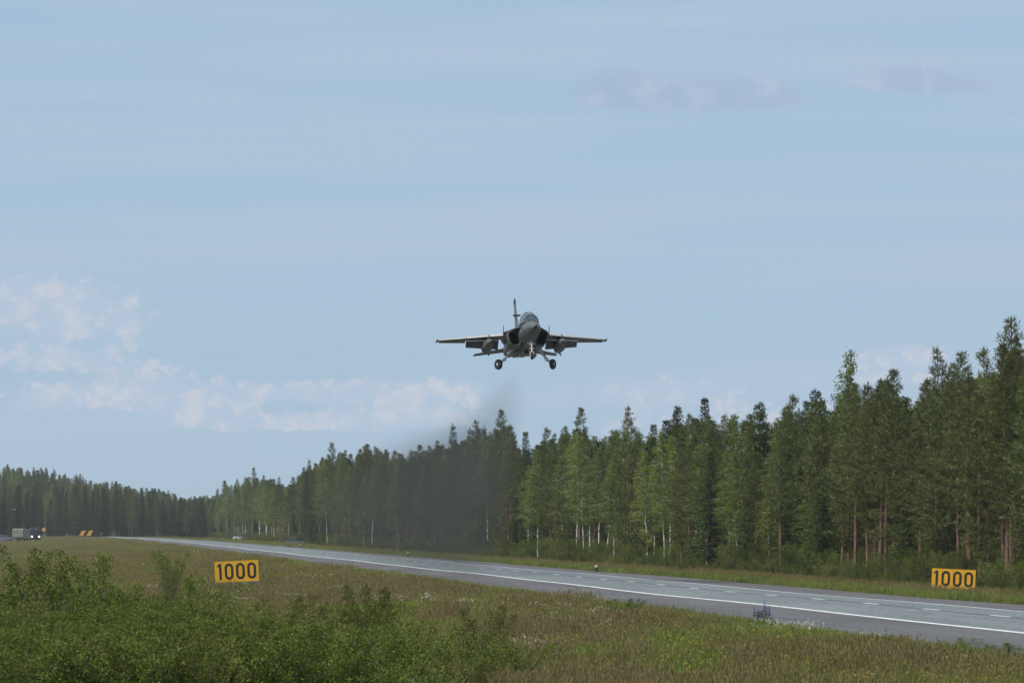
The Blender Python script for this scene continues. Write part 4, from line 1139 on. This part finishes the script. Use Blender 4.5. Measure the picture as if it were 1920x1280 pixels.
def truck():
    Y = 1215.0; X = x_at(52, Y)
    t = thing('military_truck', 'dark military truck with lit headlamps waiting at the far left', 'truck', (X, Y, ground_z(X, Y) + .06), R(33)); t.scale = (1.2, 1.2, 1.25)
    mb = MB()    # cab faces -Y
    ol = [(-3.1, .75), (-3.15, 1.55), (-2.95, 2.55), (-2.75, 2.8), (-1.1, 2.8), (-1.05, .75)]
    mb.prism(ol, -1.22, 1.22, lambda a, b, c: (c, a, b)); mb.build('cab', OLIVE, t, recalc=True)
    mb = MB(); mb.poly([(-1.08, -3.152 + .02, 1.66), (1.08, -3.132, 1.66), (1.08, -2.985, 2.48), (-1.08, -2.985, 2.48)]); mb.v = [(x, y - .012, z) for x, y, z in mb.v]; mb.build('windscreen', CARGLASS, t)
    for sx in (-1, 1):
        mb = MB(); mb.box((sx * 1.225, -2.2, 2.05), (.012, 1.1, .75)); mb.build('side_window', CARGLASS, t)
        mb = MB(); mb.lathe([(0, .17), (.05, .16), (.07, .02)], (sx * .92, -3.16, 1.12), (0, -1, 0), 12); mb.build('headlight', LAMP, t)
        mb = MB(); mb.box((sx * 1.42, -3.0, 2.2), (.1, .08, .42)); mb.build('mirror', DARK, t)
        for y in (-2.2, 1.4, 2.7): wheel(t, sx * 1.0, y)
    mb = MB(); mb.box((0, -3.2, .72), (2.4, .22, .42)); mb.build('bumper', DARK, t)
    mb = MB(); mb.box((0, .2, .82), (.9, 6.4, .24)); mb.build('chassis', DARK, t)
    mb = MB(); mb.box((0, -.55, 1.85), (2.3, .8, 2.3)); mb.build('crane_housing', OLIVE, t)
    mb = MB(); mb.prism([(-1.22, 1.0), (1.22, 1.0), (1.22, 2.6), (1.0, 2.85), (-1.0, 2.85), (-1.22, 2.6)], .0, 4.4, lambda a, b, c: (a, c, b)); mb.build('cargo_body', CAMO_G, t, recalc=True)
    mb = MB(); mb.box((.2, -1.7, 2.92), (1.1, .6, .22)); mb.build('roof_rack', CAMO_G, t)
    mb = MB(); mb.lathe([(0, .1), (.2, .1), (.25, .04)], (.55, -2.6, 2.8), (0, 0, 1), 10); mb.build('beacon', LENS, t)
    mb = MB(); mb.tube([(-.9, 1.0, 2.8), (-.9, 1.0, 4.5)], .03, 5); mb.build('aerial', CAMO_G, t)
truck()
def car(name, label, px, Y, py, rz, paint, sc=1.0):
    X = x_at(px, Y); t = thing(name, label, 'car', (X, Y, ground_z(X, Y) + .02), rz); t.scale = (sc,) * 3
    mb = MB(); mb.prism([(-2.2, .35), (-2.25, .75), (-1.3, .95), (2.1, 1.0), (2.2, .6), (2.15, .35)], -.85, .85, lambda a, b, c: (c, a, b)); mb.build('body', paint, t, recalc=True)
    mb = MB(); n = [(-1.25, .95, .8), (-.5, 1.48, .66), (1.3, 1.5, .66), (2.05, 1.0, .78)]
    mb.loft([[Vector((-w_, y, z)) for y, z, w_ in n], [Vector((w_, y, z)) for y, z, w_ in n]]); mb.build('cabin', CARGLASS, t, recalc=True)
    mb = MB(); mb.box((0, .4, 1.51), (1.3, 1.8, .05)); mb.build('roof', paint, t)
    for sx in (-1, 1):
        mb = MB(); mb.lathe([(0, .1), (.03, .09), (.04, .02)], (sx * .6, -2.23, .68), (0, -1, 0), 10); mb.build('headlight', LENS, t)
        for y in (-1.4, 1.35): wheel(t, sx * .78, y, .32, .2)
car('parked_car', 'dark grey parked car half hidden in verge bushes at far forest edge', 553, 905, 1015, R(62), mat('car_grey', (.10, .095, .105), .4))
car('parked_car', 'pale parked car beside white birch trunks at the far forest edge', 455, 1190, 1000, R(70), mat('car_silver', (.42, .42, .43), .35), 1.1)
car('patrol_car', 'bluish dark car behind the military truck at the left picture edge', 8, 1262, 1006, R(30), mat('car_blue', (.07, .08, .13), .4), 1.35)

ORANGE = mat('panel_orange', (.80, .40, .03), .5, scale=1.5)
def slanted_board(px, label):
    Y = 1330.0; X = x_at(px, Y); gz = ground_z(X, Y); z0 = z_at(px, 1004, Y) - gz; z1 = z_at(px, 993.5, Y) - gz
    t = thing('marker_board', label, 'sign', (X, Y, gz), 0, 'slanted orange boards at the far runway end')
    mb = MB(); mb.prism([(-1.0, z0), (.25, z0 + .15), (1.05, z1), (-.1, z1 - .15)], 0, .08, lambda a, b, c: (a, c, b)); mb.build('panel', ORANGE, t, recalc=True)
    for x in (-.5, .4):
        mb = MB(); mb.box((x, .12, (z0 + .6) / 2 - .05), (.09, .09, z0 + .7)); mb.build('post', POST, t)
slanted_board(154.5, 'left one of two slanted orange boards at the far runway end')
slanted_board(168, 'right one of two slanted orange boards at the far runway end')
Y = 1215.0; X = x_at(82, Y); gz = ground_z(X, Y)
t = thing('diamond_sign', 'small yellow diamond road sign on a grey pole at far left', 'sign', (X, Y, gz))
zc = z_at(82, 992.5, Y) - gz
mb = MB(); mb.prism([(0, zc - .62), (.62, zc), (0, zc + .62), (-.62, zc)], 0, .03, lambda a, b, c: (a, c, b)); pn = mb.build('plate', mat('sign_white', (.7, .55, .3), .5), t, recalc=True)
mb = MB(); mb.prism([(0, zc - .48), (.48, zc), (0, zc + .48), (-.48, zc)], -.012, -.002, lambda a, b, c: (a, c, b)); mb.build('face', ORANGE, pn, recalc=True)
mb = MB(); mb.tube([(0, .07, -.2), (0, .07, zc + .5)], .05, 8); mb.build('pole', POST, t)
Y = 1180.0; X = x_at(189.5, Y); gz = ground_z(X, Y)
t = thing('marker_post', 'short pale marker post right of the slanted orange boards', 'post', (X, Y, gz))
mb = MB(); mb.tube([(0, 0, -.2), (0, 0, 1.5)], [.09, .08], 8); mb.build('shaft', POST, t)
mb = MB(); mb.lathe([(0, .12), (.3, .14), (.38, .05)], (0, 0, 1.45), (0, 0, 1), 10); mb.build('cap', LENS, t)
Y = 1300.0; X = x_at(27, Y); gz = ground_z(X, Y); top = z_at(27, 955, Y) - gz
t = thing('lamp_mast', 'slender lamp mast with white head above the truck', 'lamp post', (X, Y, gz))
mb = MB(); mb.tube([(0, 0, -.2), (0, 0, top)], [.06, .035], 8); mb.build('mast', BARK_DARK, t)
mb = MB(); mb.lathe([(0, .12), (.1, .26), (.3, .22), (.36, .05)], (0, 0, top - .1), (0, 0, 1), 12); mb.build('lamp_head', LENS, t)

# ------------------------------------------------------------------ air
mb = MB(); mb.box((0, 2800, 15.0), (8200, 6800, 36.0))
hm = bpy.data.materials.new('thin_haze'); hm.use_nodes = True
nt = NT(hm.node_tree); nt.n.remove(nt.n['Principled BSDF'])
pv = nt.new('ShaderNodeVolumePrincipled'); pv.inputs['Color'].default_value = (.90, .94, 1.0, 1); pv.inputs['Density'].default_value = HAZE = 0.00007
nt.l.new(pv.outputs[0], nt.n['Material Output'].inputs['Volume'])
hz = mb.build('haze', hm); tag(hz, 'thin summer haze over the strip', kind='stuff')
